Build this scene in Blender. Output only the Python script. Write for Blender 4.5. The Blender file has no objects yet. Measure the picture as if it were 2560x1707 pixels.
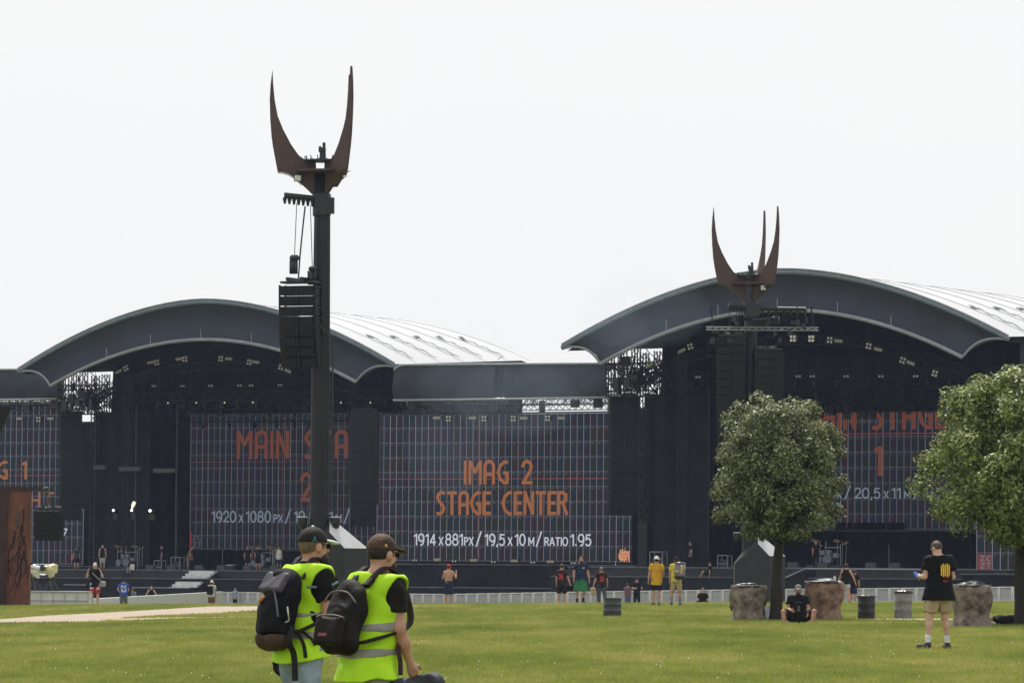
import bpy, bmesh, math, random
import numpy as np
from mathutils import Vector, Matrix
random.seed(7); RNG = np.random.default_rng(7)
SC = bpy.context.scene
COL = SC.collection
R = math.radians

# ------------------------------------------------------------------ camera
F, W, H, CZ, HY, ROLL = 12000.0, 2560, 1707, 1.4, 1428.0, 0.4
_p = math.atan((HY - 853.5) / F); _r = R(ROLL)
fw = np.array([0, math.cos(_p), math.sin(_p)]); _u = np.array([0, -math.sin(_p), math.cos(_p)]); _x = np.array([1.0, 0, 0])
rt = math.cos(_r) * _x + math.sin(_r) * _u
up = -math.sin(_r) * _x + math.cos(_r) * _u
cam = bpy.data.cameras.new('camera'); camo = bpy.data.objects.new('camera', cam); COL.objects.link(camo)
cam.sensor_width = 36; cam.lens = F / W * 36; cam.clip_start = 0.5; cam.clip_end = 5000
m = Matrix.Identity(4)
for i in range(3):
    m[i][0] = rt[i]; m[i][1] = up[i]; m[i][2] = -fw[i]
m[0][3], m[1][3], m[2][3] = 0, 0, CZ
camo.matrix_world = m
SC.camera = camo

# ------------------------------------------------------------------ world, sun, exposure
SUN_EL, SUN_AZ = 60.0, -14.0            # azimuth from +Y towards +X
world = bpy.data.worlds.new('World'); SC.world = world; world.use_nodes = True
nt = world.node_tree; nt.nodes.clear()
wo = nt.nodes.new('ShaderNodeOutputWorld'); bg = nt.nodes.new('ShaderNodeBackground')
sky = nt.nodes.new('ShaderNodeTexSky'); sky.sky_type = 'NISHITA'; sky.sun_disc = False
sky.sun_elevation = R(SUN_EL); sky.sun_rotation = R(SUN_AZ); sky.air_density = 1.2; sky.dust_density = 4.0
mix = nt.nodes.new('ShaderNodeMixRGB'); mix.inputs[0].default_value = 0.93
tc = nt.nodes.new('ShaderNodeTexCoord'); nz = nt.nodes.new('ShaderNodeTexNoise'); nz.inputs['Scale'].default_value = 6; nz.inputs['Detail'].default_value = 5
mp = nt.nodes.new('ShaderNodeMapping'); mp.inputs['Scale'].default_value = (1, 1, 3.5)
cr = nt.nodes.new('ShaderNodeValToRGB')
cr.color_ramp.elements[0].position = 0.3; cr.color_ramp.elements[0].color = (9.45, 9.6, 9.75, 1)
cr.color_ramp.elements[1].position = 0.75; cr.color_ramp.elements[1].color = (9.95, 9.9, 9.85, 1)
nt.links.new(tc.outputs['Generated'], mp.inputs[0]); nt.links.new(mp.outputs[0], nz.inputs['Vector']); nt.links.new(nz.outputs['Fac'], cr.inputs[0])
nt.links.new(sky.outputs[0], mix.inputs[1]); nt.links.new(cr.outputs[0], mix.inputs[2])
nt.links.new(mix.outputs[0], bg.inputs[0]); bg.inputs[1].default_value = 0.10
nt.links.new(bg.outputs[0], wo.inputs[0])
sl = bpy.data.lights.new('sun', 'SUN'); sl.energy = 4.7; sl.angle = R(0.6); sl.color = (1, 0.95, 0.86)
so = bpy.data.objects.new('sun', sl); COL.objects.link(so)
sd = Vector((math.sin(R(SUN_AZ)) * math.cos(R(SUN_EL)), math.cos(R(SUN_AZ)) * math.cos(R(SUN_EL)), math.sin(R(SUN_EL))))
so.rotation_euler = sd.to_track_quat('Z', 'Y').to_euler()
SC.view_settings.view_transform = 'Standard'; SC.view_settings.look = 'None'
SC.view_settings.exposure = 0.0; SC.view_settings.gamma = 1.0; SC.view_settings.use_curve_mapping = False
SC.cycles.max_bounces = 6; SC.cycles.volume_bounces = 0; SC.cycles.transparent_max_bounces = 8

# ------------------------------------------------------------------ coordinates
def ray(x, y):
    d = fw + rt * ((x - W / 2) / F) + up * ((H / 2 - y) / F)
    return d
def at(x, y, d):
    v = ray(x, y); t = d / v[1]
    return np.array([0, 0, CZ]) + v * t
BY = [0, 34, 80, 110, 140, 178, 190, 215, 250, 300, 420, 3000]
BZ = [-.1, -.1, .10, .08, .07, .155, .12, -.17, -.62, -1.05, -1.1, -1.1]
def gz(X, Y):
    X = np.asarray(X, float); Y = np.asarray(Y, float)
    far = np.clip((Y - 190) / 60, 0, 1)
    xc = np.clip(X, -60, 60)
    return np.interp(Y, BY, BZ) + .01 * xc + far * .00022 * np.where(xc > 0, xc, 0) ** 2
def onground(x, y):
    v = ray(x, y); last = 5.0
    ts = np.linspace(20, 500, 4000)
    P = v[None, :] * ts[:, None]; z = P[:, 2] + CZ - gz(P[:, 0], P[:, 1])
    i = np.argmax(z <= 0) if (z <= 0).any() else len(ts) - 1
    return P[i] + np.array([0, 0, CZ])
def ppm(d): return F / d
def hor(x): return HY + math.tan(_r) * (x - W / 2)
class Frame:
    def __init__(s, X, Y, yaw):
        s.o = np.array([X, Y, 0.0]); s.a = R(yaw); s.yaw = yaw
        s.u = np.array([math.cos(s.a), -math.sin(s.a), 0]); s.b = np.array([math.sin(s.a), math.cos(s.a), 0])
    def hit(s, x, y, yl):                 # pixel ray -> local (x, z) on the plane local y = yl
        v = ray(x, y); c = np.array([0, 0, CZ]); q = s.o + s.b * yl
        t = np.dot(q - c, s.b) / np.dot(v, s.b); P = c + v * t
        return float(np.dot(P - s.o, s.u)), float(P[2])
    def w(s, x, y, z): return s.o + s.u * x + s.b * y + np.array([0, 0, z])
L = Frame(-21.89, 340, 26.4); RS = Frame(16.56, 296.37, 29.8); MI = Frame(-0.6, 324, 29.0)

# ------------------------------------------------------------------ materials
_mats = {}
def mat(name, col, rough=.7, var=.12, scale=6.0, bump=0.0, metal=0.0, spec=.4, col2=None, trans=0.0, emit=None, es=1.0, sheen=0, bscale=None):
    if name in _mats: return _mats[name]
    M = bpy.data.materials.new(name); M.use_nodes = True; t = M.node_tree; b = t.nodes['Principled BSDF']
    b.inputs['Roughness'].default_value = rough; b.inputs['Metallic'].default_value = metal
    b.inputs['Specular IOR Level'].default_value = spec
    tc = t.nodes.new('ShaderNodeTexCoord'); n = t.nodes.new('ShaderNodeTexNoise'); n.inputs['Scale'].default_value = scale; n.inputs['Detail'].default_value = 6
    n.inputs['Roughness'].default_value = .65
    t.links.new(tc.outputs['Object'], n.inputs['Vector'])
    r = t.nodes.new('ShaderNodeValToRGB'); e = r.color_ramp.elements
    c2 = col2 or tuple(max(0, c * (1 - 2.2 * var)) for c in col)
    c1 = tuple(min(1, c * (1 + var)) for c in col)
    e[0].position = .33; e[0].color = (*c2, 1); e[1].position = .68; e[1].color = (*c1, 1)
    t.links.new(n.outputs['Fac'], r.inputs[0]); t.links.new(r.outputs[0], b.inputs['Base Color'])
    if bump:
        bp = t.nodes.new('ShaderNodeBump'); bp.inputs['Strength'].default_value = bump; bp.inputs['Distance'].default_value = .02
        n2 = t.nodes.new('ShaderNodeTexNoise'); n2.inputs['Scale'].default_value = bscale or scale * 3; n2.inputs['Detail'].default_value = 5
        t.links.new(tc.outputs['Object'], n2.inputs['Vector']); t.links.new(n2.outputs['Fac'], bp.inputs['Height']); t.links.new(bp.outputs[0], b.inputs['Normal'])
    if trans:
        tl = t.nodes.new('ShaderNodeBsdfTranslucent'); mx = t.nodes.new('ShaderNodeMixShader'); mx.inputs[0].default_value = trans
        t.links.new(r.outputs[0], tl.inputs['Color']); out = t.nodes['Material Output']
        t.links.new(b.outputs[0], mx.inputs[1]); t.links.new(tl.outputs[0], mx.inputs[2]); t.links.new(mx.outputs[0], out.inputs[0])
    if emit:
        b.inputs['Emission Color'].default_value = (*emit, 1); b.inputs['Emission Strength'].default_value = es
    _mats[name] = M
    return M

BLACKF = mat('black_fabric', (.014, .015, .021), .9, .25, 1.5, .35)
FASCIA = mat('fascia_fabric', (.031, .036, .050), .75, .12, .35, .5, bscale=.5)
DRAPE = mat('stage_drape', (.012, .0125, .016), .95, .3, .8, .3)
BLACKM = mat('black_metal', (.014, .0145, .017), .45, .2, 3, .1, spec=.5)
TRUSS = mat('truss_black', (.013, .0135, .016), .5, .2, 3)
ALU = mat('aluminium', (.47, .48, .50), .4, .1, 4, .05, metal=.6)
TUBE = mat('edge_tube_grey', (.27, .285, .31), .55, .1, 2)
TUBEB = mat('edge_tube_blue', (.16, .195, .235), .55, .1, 2)
PVC = mat('white_pvc', (.47, .48, .50), .5, .03, .4, .15, bscale=.6)
RUST = mat('corten_steel', (.175, .066, .036), .8, .25, 1.2, .3, col2=(.095, .038, .025))
HORN = mat('horn_steel', (.085, .050, .042), .7, .2, .8, .15, col2=(.062, .040, .037))
CABM = mat('speaker_black', (.0075, .0075, .0085), .6, .15, 6, .2)
GRILLE = mat('speaker_grille', (.006, .006, .0065), .75, .3, 30, .5)
SKIN = mat('skin', (.46, .26, .18), .5, .12, 9, .05, col2=(.40, .20, .135))
SKIN2 = mat('skin_tan', (.36, .20, .13), .5, .12, 9, .05, col2=(.31, .155, .10))
SKIN3 = mat('skin_pale', (.55, .35, .26), .5, .1, 9, .05, col2=(.49, .28, .20))
STEELB = mat('painted_pole', (.019, .020, .025), .55, .12, .7, .06, spec=.25)
SUNLID = mat('sunlit_pale_plate', (.62, .62, .64), .45, .05, 1.5, .05)  # tower lid tone, lightened in place of sun on the slope
LAMPW = mat('lamp_face', (.34, .34, .30), .4, .05, 3, emit=(.8, .78, .62), es=.18)  # unlit reflectors; weak emission keeps them pale in the stage shade
LAMPY = mat('strobe_face', (.24, .23, .17), .4, .05, 3, emit=(.75, .70, .48), es=.05)  # slight emission lifts the unlit strobe face out of the shade
HOT = mat('lit_lamp', (1, .95, .8), .4, 0, 3, emit=(1, .93, .72), es=6)

# ------------------------------------------------------------------ object helpers
def link(name, me, m=None, parent=None, smooth=False):
    o = bpy.data.objects.new(name, me); COL.objects.link(o)
    if m is not None:
        for mm in (m if isinstance(m, (list, tuple)) else [m]): me.materials.append(mm)
    if parent is not None: o.parent = parent
    if smooth: me.polygons.foreach_set('use_smooth', [True] * len(me.polygons))
    return o
def tag(o, label=None, cat=None, group=None, kind=None):
    if label: o['label'] = label
    if cat: o['category'] = cat
    if group: o['group'] = group
    if kind: o['kind'] = kind
    return o
def thing(name, label, cat, loc=(0, 0, 0), rz=0.0, group=None):
    o = bpy.data.objects.new(name, None); COL.objects.link(o); o.location = [float(v) for v in loc]; o.rotation_euler = (0, 0, rz); o.empty_display_size = .2
    return tag(o, label, cat, group)
def dup(o, parent=None):
    c = o.copy(); COL.objects.link(c)
    if parent is not None: c.parent = parent
    for ch in list(o.children): dup(ch, c)
    return c
def frame_thing(fr, name, label, cat, x=0, y=0, z=0, group=None):
    return thing(name, label, cat, fr.w(x, y, z), -fr.a, group)

class B:
    """collects simple solids and builds them as one mesh"""
    def __init__(s): s.v = []; s.f = []; s.mi = []; s.cur = 0
    def _add(s, vs, fs):
        n = len(s.v); s.v.extend([tuple(map(float, p)) for p in vs]); s.f.extend([tuple(i + n for i in f) for f in fs]); s.mi.extend([s.cur] * len(fs))
    def box(s, c, d, rot=None):
        c = np.array(c, float); x, y, z = [q / 2 for q in d]
        P = np.array([(-x, -y, -z), (x, -y, -z), (x, y, -z), (-x, y, -z), (-x, -y, z), (x, -y, z), (x, y, z), (-x, y, z)])
        if rot is not None: P = P @ np.array(rot).T
        s._add(P + c, [(0, 3, 2, 1), (4, 5, 6, 7), (0, 1, 5, 4), (1, 2, 6, 5), (2, 3, 7, 6), (3, 0, 4, 7)]); return s
    def tube(s, pts, r, n=8, caps=True):
        pts = [np.array(p, float) for p in pts]; k = len(pts)
        rs = r if isinstance(r, (list, tuple, np.ndarray)) else [r] * k
        vs = []; pn = None
        for i in range(k):
            d = pts[min(i + 1, k - 1)] - pts[max(i - 1, 0)]; d = d / (np.linalg.norm(d) + 1e-12)
            if pn is None:
                a = np.array([0, 0, 1.0]) if abs(d[2]) < .9 else np.array([1.0, 0, 0]); nrm = np.cross(d, a)
            else: nrm = pn - d * np.dot(pn, d)
            nrm = nrm / (np.linalg.norm(nrm) + 1e-12); pn = nrm; bn = np.cross(d, nrm)
            for j in range(n):
                t = 2 * math.pi * j / n; vs.append(pts[i] + (nrm * math.cos(t) + bn * math.sin(t)) * rs[i])
        fs = [(i * n + j, i * n + (j + 1) % n, (i + 1) * n + (j + 1) % n, (i + 1) * n + j) for i in range(k - 1) for j in range(n)]
        if caps: fs += [tuple(range(n - 1, -1, -1)), tuple(range((k - 1) * n, k * n))]
        s._add(vs, fs); return s
    def bar(s, a, b, w=.05):
        return s.tube([a, b], w * .7, 4)
    def lathe(s, prof, c=(0, 0, 0), n=24, wob=None):
        vs = []; k = len(prof)
        for i, (r, z) in enumerate(prof):
            for j in range(n):
                t = 2 * math.pi * j / n; rr = r * (wob(t, z) if wob else 1)
                vs.append((c[0] + rr * math.cos(t), c[1] + rr * math.sin(t), c[2] + z))
        fs = [(i * n + j, i * n + (j + 1) % n, (i + 1) * n + (j + 1) % n, (i + 1) * n + j) for i in range(k - 1) for j in range(n)]
        fs += [tuple(range(n - 1, -1, -1)), tuple(range((k - 1) * n, k * n))]
        s._add(vs, fs); return s
    def prism(s, poly, y0, y1):            # polygon in x,z extruded along y
        n = len(poly); vs = [(x, y0, z) for x, z in poly] + [(x, y1, z) for x, z in poly]
        fs = [tuple(range(n)), tuple(range(2 * n - 1, n - 1, -1))] + [(i, i + n, (i + 1) % n + n, (i + 1) % n) for i in range(n)]
        s._add(vs, fs); return s
    def grid(s, P):                        # P[i][j] points
        a, b = len(P), len(P[0]); vs = [p for row in P for p in row]
        s._add(vs, [(i * b + j, (i + 1) * b + j, (i + 1) * b + j + 1, i * b + j + 1) for i in range(a - 1) for j in range(b - 1)]); return s
    def ball(s, c, r, n=10, sq=(1, 1, 1)):
        vs = []; k = n // 2 + 1
        for i in range(k + 1):
            ph = math.pi * i / k
            for j in range(n): vs.append((c[0] + r * sq[0] * math.sin(ph) * math.cos(2 * math.pi * j / n), c[1] + r * sq[1] * math.sin(ph) * math.sin(2 * math.pi * j / n), c[2] + r * sq[2] * math.cos(ph)))
        s._add(vs, [(i * n + j, (i + 1) * n + j, (i + 1) * n + (j + 1) % n, i * n + (j + 1) % n) for i in range(k) for j in range(n)]); return s
    def truss(s, a, b, size=.5, r=.03, pitch=None, up=(0, 0, 1)):
        a = np.array(a, float); b = np.array(b, float); d = b - a; Ln = np.linalg.norm(d); d = d / Ln
        u = np.array(up, float)
        if abs(np.dot(u, d)) > .9: u = np.array([1.0, 0, 0])
        sx = np.cross(d, u); sx /= np.linalg.norm(sx); sy = np.cross(sx, d); h = size / 2
        cs = [sx * h + sy * h, sx * h - sy * h, -sx * h - sy * h, -sx * h + sy * h]
        for c in cs: s.tube([a + c, b + c], r, 4)
        n = max(1, int(round(Ln / (pitch or size))))
        for i in range(n):
            for q in range(4):
                c0, c1 = (cs[q], cs[(q + 1) % 4]) if i % 2 else (cs[(q + 1) % 4], cs[q])
                s.tube([a + d * (Ln * i / n) + c0, a + d * (Ln * (i + 1) / n) + c1], r * .6, 3, False)
        return s
    def build(s, name, m, parent=None, smooth=False, bevel=0):
        me = bpy.data.meshes.new(name); me.from_pydata(s.v, [], s.f); me.update()
        o = link(name, me, m, parent, smooth)
        if any(s.mi): me.polygons.foreach_set('material_index', s.mi)
        bm = bmesh.new(); bm.from_mesh(me); bmesh.ops.recalc_face_normals(bm, faces=bm.faces)
        if bevel: bmesh.ops.bevel(bm, geom=list(bm.edges), offset=bevel, segments=2, affect='EDGES')
        bm.to_mesh(me); bm.free()
        if smooth: me.polygons.foreach_set('use_smooth', [True] * len(me.polygons))
        return o
def npmesh(name, V, Fc, m, parent=None, smooth=False):
    V = np.asarray(V, np.float32); Fc = np.asarray(Fc, np.int32); k = Fc.shape[1]
    me = bpy.data.meshes.new(name); me.vertices.add(len(V)); me.vertices.foreach_set('co', V.ravel())
    me.loops.add(Fc.size); me.loops.foreach_set('vertex_index', Fc.ravel())
    me.polygons.add(len(Fc)); me.polygons.foreach_set('loop_start', np.arange(0, Fc.size, k, dtype=np.int32))
    me.update(calc_edges=True); me.validate()
    return link(name, me, m, parent, smooth)

# ------------------------------------------------------------------ smooth solids (bodies, clothes, bags)
def _n(v): v = np.array(v, float); return v / np.linalg.norm(v)
class Sdf:
    def __init__(s, k=.03): s.p = []; s.k = k; s.cuts = []; s.subs = []
    def cone(s, a, b, ra, rb=None, fl=1.0, ax=(0, 1, 0), grow=0.0, k=None, clip=None):
        rb = ra if rb is None else rb; a = np.array(a, float); b = np.array(b, float); ax = _n(ax); ra += grow; rb += grow
        rm = max(ra, rb)
        def f(P):
            Q = P
            if fl != 1.0:
                c = ((P - a) @ ax); Q = P + c[..., None] * ax * (1 / fl - 1)
            ba = b - a; t = np.clip(((Q - a) @ ba) / (ba @ ba + 1e-12), 0, 1)
            d = (np.linalg.norm(Q - a - t[..., None] * ba, axis=-1) - (ra + (rb - ra) * t)) * (fl if fl < 1 else 1)
            return d if clip is None else np.maximum(d, (P - clip[0]) @ clip[1])
        s.p.append((f, np.minimum(a, b) - rm, np.maximum(a, b) + rm, k)); return s
    def ell(s, c, r, rot=None, k=None):
        c = np.array(c, float); r = np.array(r, float); M = np.eye(3) if rot is None else np.array(rot); e = np.abs(M) @ r
        def f(P):
            q = (P - c) @ M; k0 = np.linalg.norm(q / r, axis=-1); k1 = np.linalg.norm(q / r ** 2, axis=-1)
            return k0 * (k0 - 1) / (k1 + 1e-9)
        s.p.append((f, c - e, c + e, k)); return s
    def rbox(s, c, d, rad, rot=None, k=None, taper=0.0):
        c = np.array(c, float); hd = np.array(d, float) / 2; M = np.eye(3) if rot is None else np.array(rot); e = np.abs(M) @ hd
        def f(P):
            q = (P - c) @ M
            if taper: q = q.copy(); sc = 1 + taper * (q[..., 2] / hd[2] * .5); q[..., 0] *= sc; q[..., 1] *= sc
            q = np.abs(q) - hd + rad
            return np.linalg.norm(np.maximum(q, 0), axis=-1) + np.minimum(q.max(-1), 0) - rad
        s.p.append((f, c - e * 1.2, c + e * 1.2, k)); return s
    def cut(s, p, n): s.cuts.append((np.array(p, float), _n(n))); return s      # keep the side the normal points away from
    def mesh(s, h):
        lo = np.min([p[1] for p in s.p], 0) - 3 * h; hi = np.max([p[2] for p in s.p], 0) + 3 * h
        n = np.ceil((hi - lo) / h).astype(int) + 1
        vol = np.full(n, 1.0, np.float32)
        ax = [lo[i] + h * np.arange(n[i]) for i in range(3)]
        for f, a, b, k in s.p:
            k = s.k if k is None else k
            i0 = np.maximum(np.floor((a - k - 3 * h - lo) / h).astype(int), 0); i1 = np.minimum(np.ceil((b + k + 3 * h - lo) / h).astype(int) + 1, n)
            sl = tuple(slice(i0[i], i1[i]) for i in range(3))
            G = np.stack(np.meshgrid(*[ax[i][sl[i]] for i in range(3)], indexing='ij'), -1)
            d = f(G); v = vol[sl]
            hh = np.clip(.5 + .5 * (v - d) / k, 0, 1); vol[sl] = v * (1 - hh) + d * hh - k * hh * (1 - hh)
        if s.cuts or s.subs:
            G = np.stack(np.meshgrid(*ax, indexing='ij'), -1)
            for p, nn in s.cuts: vol = np.maximum(vol, (G - p) @ nn)
            for f in s.subs: vol = np.maximum(vol, f(G))
        if getattr(s, 'wr', None):
            G = np.stack(np.meshgrid(*ax, indexing='ij'), -1); amp, fq, sd_ = s.wr; rg = np.random.default_rng(sd_); q = 0
            for k in range(7):
                v = rg.normal(size=3) * np.array([1, 1, .7]); v *= fq * (1 + .5 * k) / np.linalg.norm(v); q = q + np.sin(G @ v + rg.uniform(0, 6.28) + 1.2 * np.sin(G @ (v[[1, 2, 0]] * .6))) / (1 + .4 * k)
            vol = vol + (amp * q).astype(vol.dtype)
        return surfnet(vol, lo, h)
    def build(s, name, m, parent, h): 
        V, Q = s.mesh(h)
        return npmesh(name, V, Q, m, parent, True)
def surfnet(vol, lo, h):
    ins = vol < 0; nx, ny, nz = vol.shape
    cs = [(i, j, k) for i in (0, 1) for j in (0, 1) for k in (0, 1)]
    g = lambda a, c: a[c[0]:nx - 1 + c[0], c[1]:ny - 1 + c[1], c[2]:nz - 1 + c[2]]
    cnt = sum(g(ins, c).astype(np.int8) for c in cs); mask = (cnt > 0) & (cnt < 8)
    idx = np.full(mask.shape, -1, np.int64); N = int(mask.sum()); idx[mask] = np.arange(N)
    acc = np.zeros((N, 3)); ct = np.zeros(N); base = np.argwhere(mask)
    val = {c: g(vol, c)[mask] for c in cs}
    for c in cs:
        for a in range(3):
            if c[a] == 0:
                c2 = list(c); c2[a] = 1; c2 = tuple(c2); va, vb = val[c], val[c2]; x = (va < 0) != (vb < 0)
                t = np.where(x, va / (va - vb + 1e-12), 0); p = np.array(c, float)[None, :].repeat(N, 0); p[:, a] += t
                acc[x] += p[x]; ct[x] += 1
    V = lo + h * (base + acc / ct[:, None]); Q = []
    for a in range(3):
        b, c = (a + 1) % 3, (a + 2) % 3
        s0 = [slice(None)] * 3; s1 = [slice(None)] * 3; s0[a] = slice(0, -1); s1[a] = slice(1, None)
        for o in (b, c): s0[o] = slice(1, -1); s1[o] = slice(1, -1)
        A = ins[tuple(s0)]; Bn = ins[tuple(s1)]
        for flip, M in ((False, A & ~Bn), (True, ~A & Bn)):
            e = np.argwhere(M)
            if not len(e): continue
            e[:, b] += 1; e[:, c] += 1
            def cell(db, dc):
                q = e.copy(); q[:, b] += db; q[:, c] += dc; return idx[q[:, 0], q[:, 1], q[:, 2]]
            qs = np.stack([cell(-1, -1), cell(0, -1), cell(0, 0), cell(-1, 0)], 1)
            Q.append(qs[:, ::-1] if flip else qs)
    return V, np.concatenate(Q)

# ================================================================== SETTING: ground, path, grass
def grass_mat(name, mul=1.0, trans=0.0):
    M = bpy.data.materials.new(name); M.use_nodes = True; t = M.node_tree; b = t.nodes['Principled BSDF']; b.inputs['Roughness'].default_value = .75
    b.inputs['Specular IOR Level'].default_value = .25
    g = t.nodes.new('ShaderNodeNewGeometry')
    def noise(sc, det):
        mpn = t.nodes.new('ShaderNodeMapping'); mpn.inputs['Scale'].default_value = (sc, sc * .22, sc)
        n = t.nodes.new('ShaderNodeTexNoise'); n.inputs['Scale'].default_value = 1; n.inputs['Detail'].default_value = det
        t.links.new(g.outputs['Position'], mpn.inputs[0]); t.links.new(mpn.outputs[0], n.inputs['Vector']); return n
    n1 = noise(.35, 6); n2 = noise(2.2, 5); n3 = noise(14, 3)
    r = t.nodes.new('ShaderNodeValToRGB'); e = r.color_ramp.elements
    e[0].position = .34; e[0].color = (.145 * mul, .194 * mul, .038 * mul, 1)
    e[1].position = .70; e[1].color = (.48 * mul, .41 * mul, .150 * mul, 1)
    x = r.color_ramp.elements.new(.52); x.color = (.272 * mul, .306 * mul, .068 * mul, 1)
    mm = t.nodes.new('ShaderNodeMath'); mm.operation = 'MULTIPLY_ADD'; mm.inputs[1].default_value = .55
    m2 = t.nodes.new('ShaderNodeMath'); m2.operation = 'MULTIPLY_ADD'; m2.inputs[1].default_value = .30
    m3 = t.nodes.new('ShaderNodeMath'); m3.operation = 'MULTIPLY'; m3.inputs[1].default_value = .17
    t.links.new(n3.outputs['Fac'], m3.inputs[0]); t.links.new(n2.outputs['Fac'], m2.inputs[0]); t.links.new(m3.outputs[0], m2.inputs[2])
    t.links.new(n1.outputs['Fac'], mm.inputs[0]); t.links.new(m2.outputs[0], mm.inputs[2])
    t.links.new(mm.outputs[0], r.inputs[0]); t.links.new(r.outputs[0], b.inputs['Base Color'])
    if trans:
        tl = t.nodes.new('ShaderNodeBsdfTranslucent'); mx = t.nodes.new('ShaderNodeMixShader'); mx.inputs[0].default_value = trans
        t.links.new(r.outputs[0], tl.inputs['Color']); t.links.new(b.outputs[0], mx.inputs[1]); t.links.new(tl.outputs[0], mx.inputs[2]); t.links.new(mx.outputs[0], t.nodes['Material Output'].inputs[0])
    return M
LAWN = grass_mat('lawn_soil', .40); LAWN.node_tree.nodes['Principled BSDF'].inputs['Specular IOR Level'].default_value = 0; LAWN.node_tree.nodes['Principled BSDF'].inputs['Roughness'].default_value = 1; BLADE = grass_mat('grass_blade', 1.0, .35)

ys = np.concatenate([np.linspace(-60, 50, 12), np.linspace(56, 330, 140), np.array([360, 420, 600, 900, 1500])])
xs = np.concatenate([np.array([-1400, -600, -300, -120]), np.linspace(-70, 70, 57), np.array([120, 300, 600, 1400])])
P = [[(x, y, float(gz(x, y))) for x in xs] for y in ys]
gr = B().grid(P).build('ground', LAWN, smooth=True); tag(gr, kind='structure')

SAND = mat('path_sand', (.36, .29, .225), .95, .12, 1.2, .4, col2=(.27, .215, .165))
DRY = mat('dry_earth', (.33, .25, .14), .95, .2, 2.0, .4, col2=(.22, .19, .07))
paths = []
def strip(name, upper, lower, m, n=60, dz=.012, rag=.0):
    def interp(pl, s):
        xs = np.array([p[0] for p in pl], float); ys = np.array([p[1] for p in pl], float); return xs[0] + (xs[-1] - xs[0]) * s, np.interp(xs[0] + (xs[-1] - xs[0]) * s, xs, ys)
    rows = []
    for i in range(n + 1):
        s = i / n; a = interp(upper, s); b = interp(lower, s)
        A = onground(a[0], a[1] + rag * RNG.normal()); Bq = onground(b[0], b[1] + rag * RNG.normal())
        row = []
        for j in range(7):
            q = A + (Bq - A) * j / 6; row.append((q[0], q[1], float(gz(q[0], q[1])) + dz))
        rows.append(row)
    paths.append([(r[0][0], r[0][1]) for r in rows] + [(r[-1][0], r[-1][1]) for r in rows[::-1]])
    o = B().grid(rows).build(name, m, smooth=True); tag(o, kind='structure'); return o
strip('path', [(-40, 1551), (0, 1548), (136, 1538), (272, 1531), (408, 1523), (517, 1516.5), (640, 1515.4), (860, 1515.2), (960, 1515.6), (1080, 1516.4)],
      [(-40, 1558), (0, 1557), (245, 1554.5), (299, 1545), (408, 1538), (544, 1533), (640, 1526), (860, 1521), (960, 1518.6), (1080, 1517.2)], SAND, 90, .012, .25)
strip('bare_earth', [(250, 1546.5), (300, 1545.5), (480, 1543.5), (640, 1542)], [(250, 1550.5), (300, 1552), (480, 1545.5), (640, 1543.5)], DRY, 40, .016, .35)
strip('worn_earth', [(1060, 1516.2), (1090, 1516.4), (1150, 1516.9)], [(1060, 1517.6), (1090, 1517.6), (1150, 1517.4)], DRY, 40, .010, .4)
strip('gravel_path', [(2140, 1546), (2250, 1546.5), (2400, 1546.5), (2620, 1545)], [(2140, 1548), (2250, 1549.5), (2400, 1551.5), (2620, 1551)], SAND, 40, .012, .15)

def inpoly(X, Y, poly):
    poly = np.array(poly); r = np.zeros(len(X), bool); n = len(poly)
    for i in range(n):
        x0, y0 = poly[i]; x1, y1 = poly[(i + 1) % n]
        c = ((y0 > Y) != (y1 > Y)) & (X < (x1 - x0) * (Y - y0) / (y1 - y0 + 1e-12) + x0); r ^= c
    return r
def grass(n):
    v = RNG.random(n); Y = 58 * (196 / 58) ** (v ** .85); X = (RNG.random(n) * 2 - 1) * (Y * .1067 * 1.12 + .6)
    keep = np.ones(n, bool)
    for pl in paths: keep &= ~inpoly(X, Y, pl)
    X, Y = X[keep], Y[keep]; n = len(X)
    Z = gz(X, Y); hgt = (.030 + .035 * RNG.random(n) ** 2) * (.8 + Y / 260); wd = .0055 + Y * .000065
    a = RNG.random(n) * 6.283; dx, dy = np.cos(a), np.sin(a) * .4; lean = RNG.normal(0, .45, (n, 2)) * hgt[:, None]
    b0 = np.stack([X - dx * wd, Y - dy * wd, Z - .004], 1); b1 = np.stack([X + dx * wd, Y + dy * wd, Z - .004], 1); tp = np.stack([X + lean[:, 0], Y + lean[:, 1], Z + hgt], 1)
    V = np.stack([b0, b1, tp], 1).reshape(-1, 3); Fc = np.arange(3 * n).reshape(-1, 3)
    tag(npmesh('grass', V, Fc, BLADE), kind='stuff')
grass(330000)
def daisies(n):
    v = RNG.random(n); Y = 60 * (150 / 60) ** v; X = (RNG.random(n) * 2 - 1) * Y * .112; Z = gz(X, Y) + .05; s = .004 + Y * .00003
    V = np.stack([np.stack([X - s, Y, Z - s], 1), np.stack([X + s, Y, Z - s], 1), np.stack([X + s, Y + .01, Z + s], 1), np.stack([X - s, Y + .01, Z + s], 1)], 1).reshape(-1, 3)
    tag(npmesh('daisies', V, np.arange(4 * n).reshape(-1, 4), mat('daisy_white', (.75, .74, .62), .8, .1, 5)), kind='stuff')
daisies(170)

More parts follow.
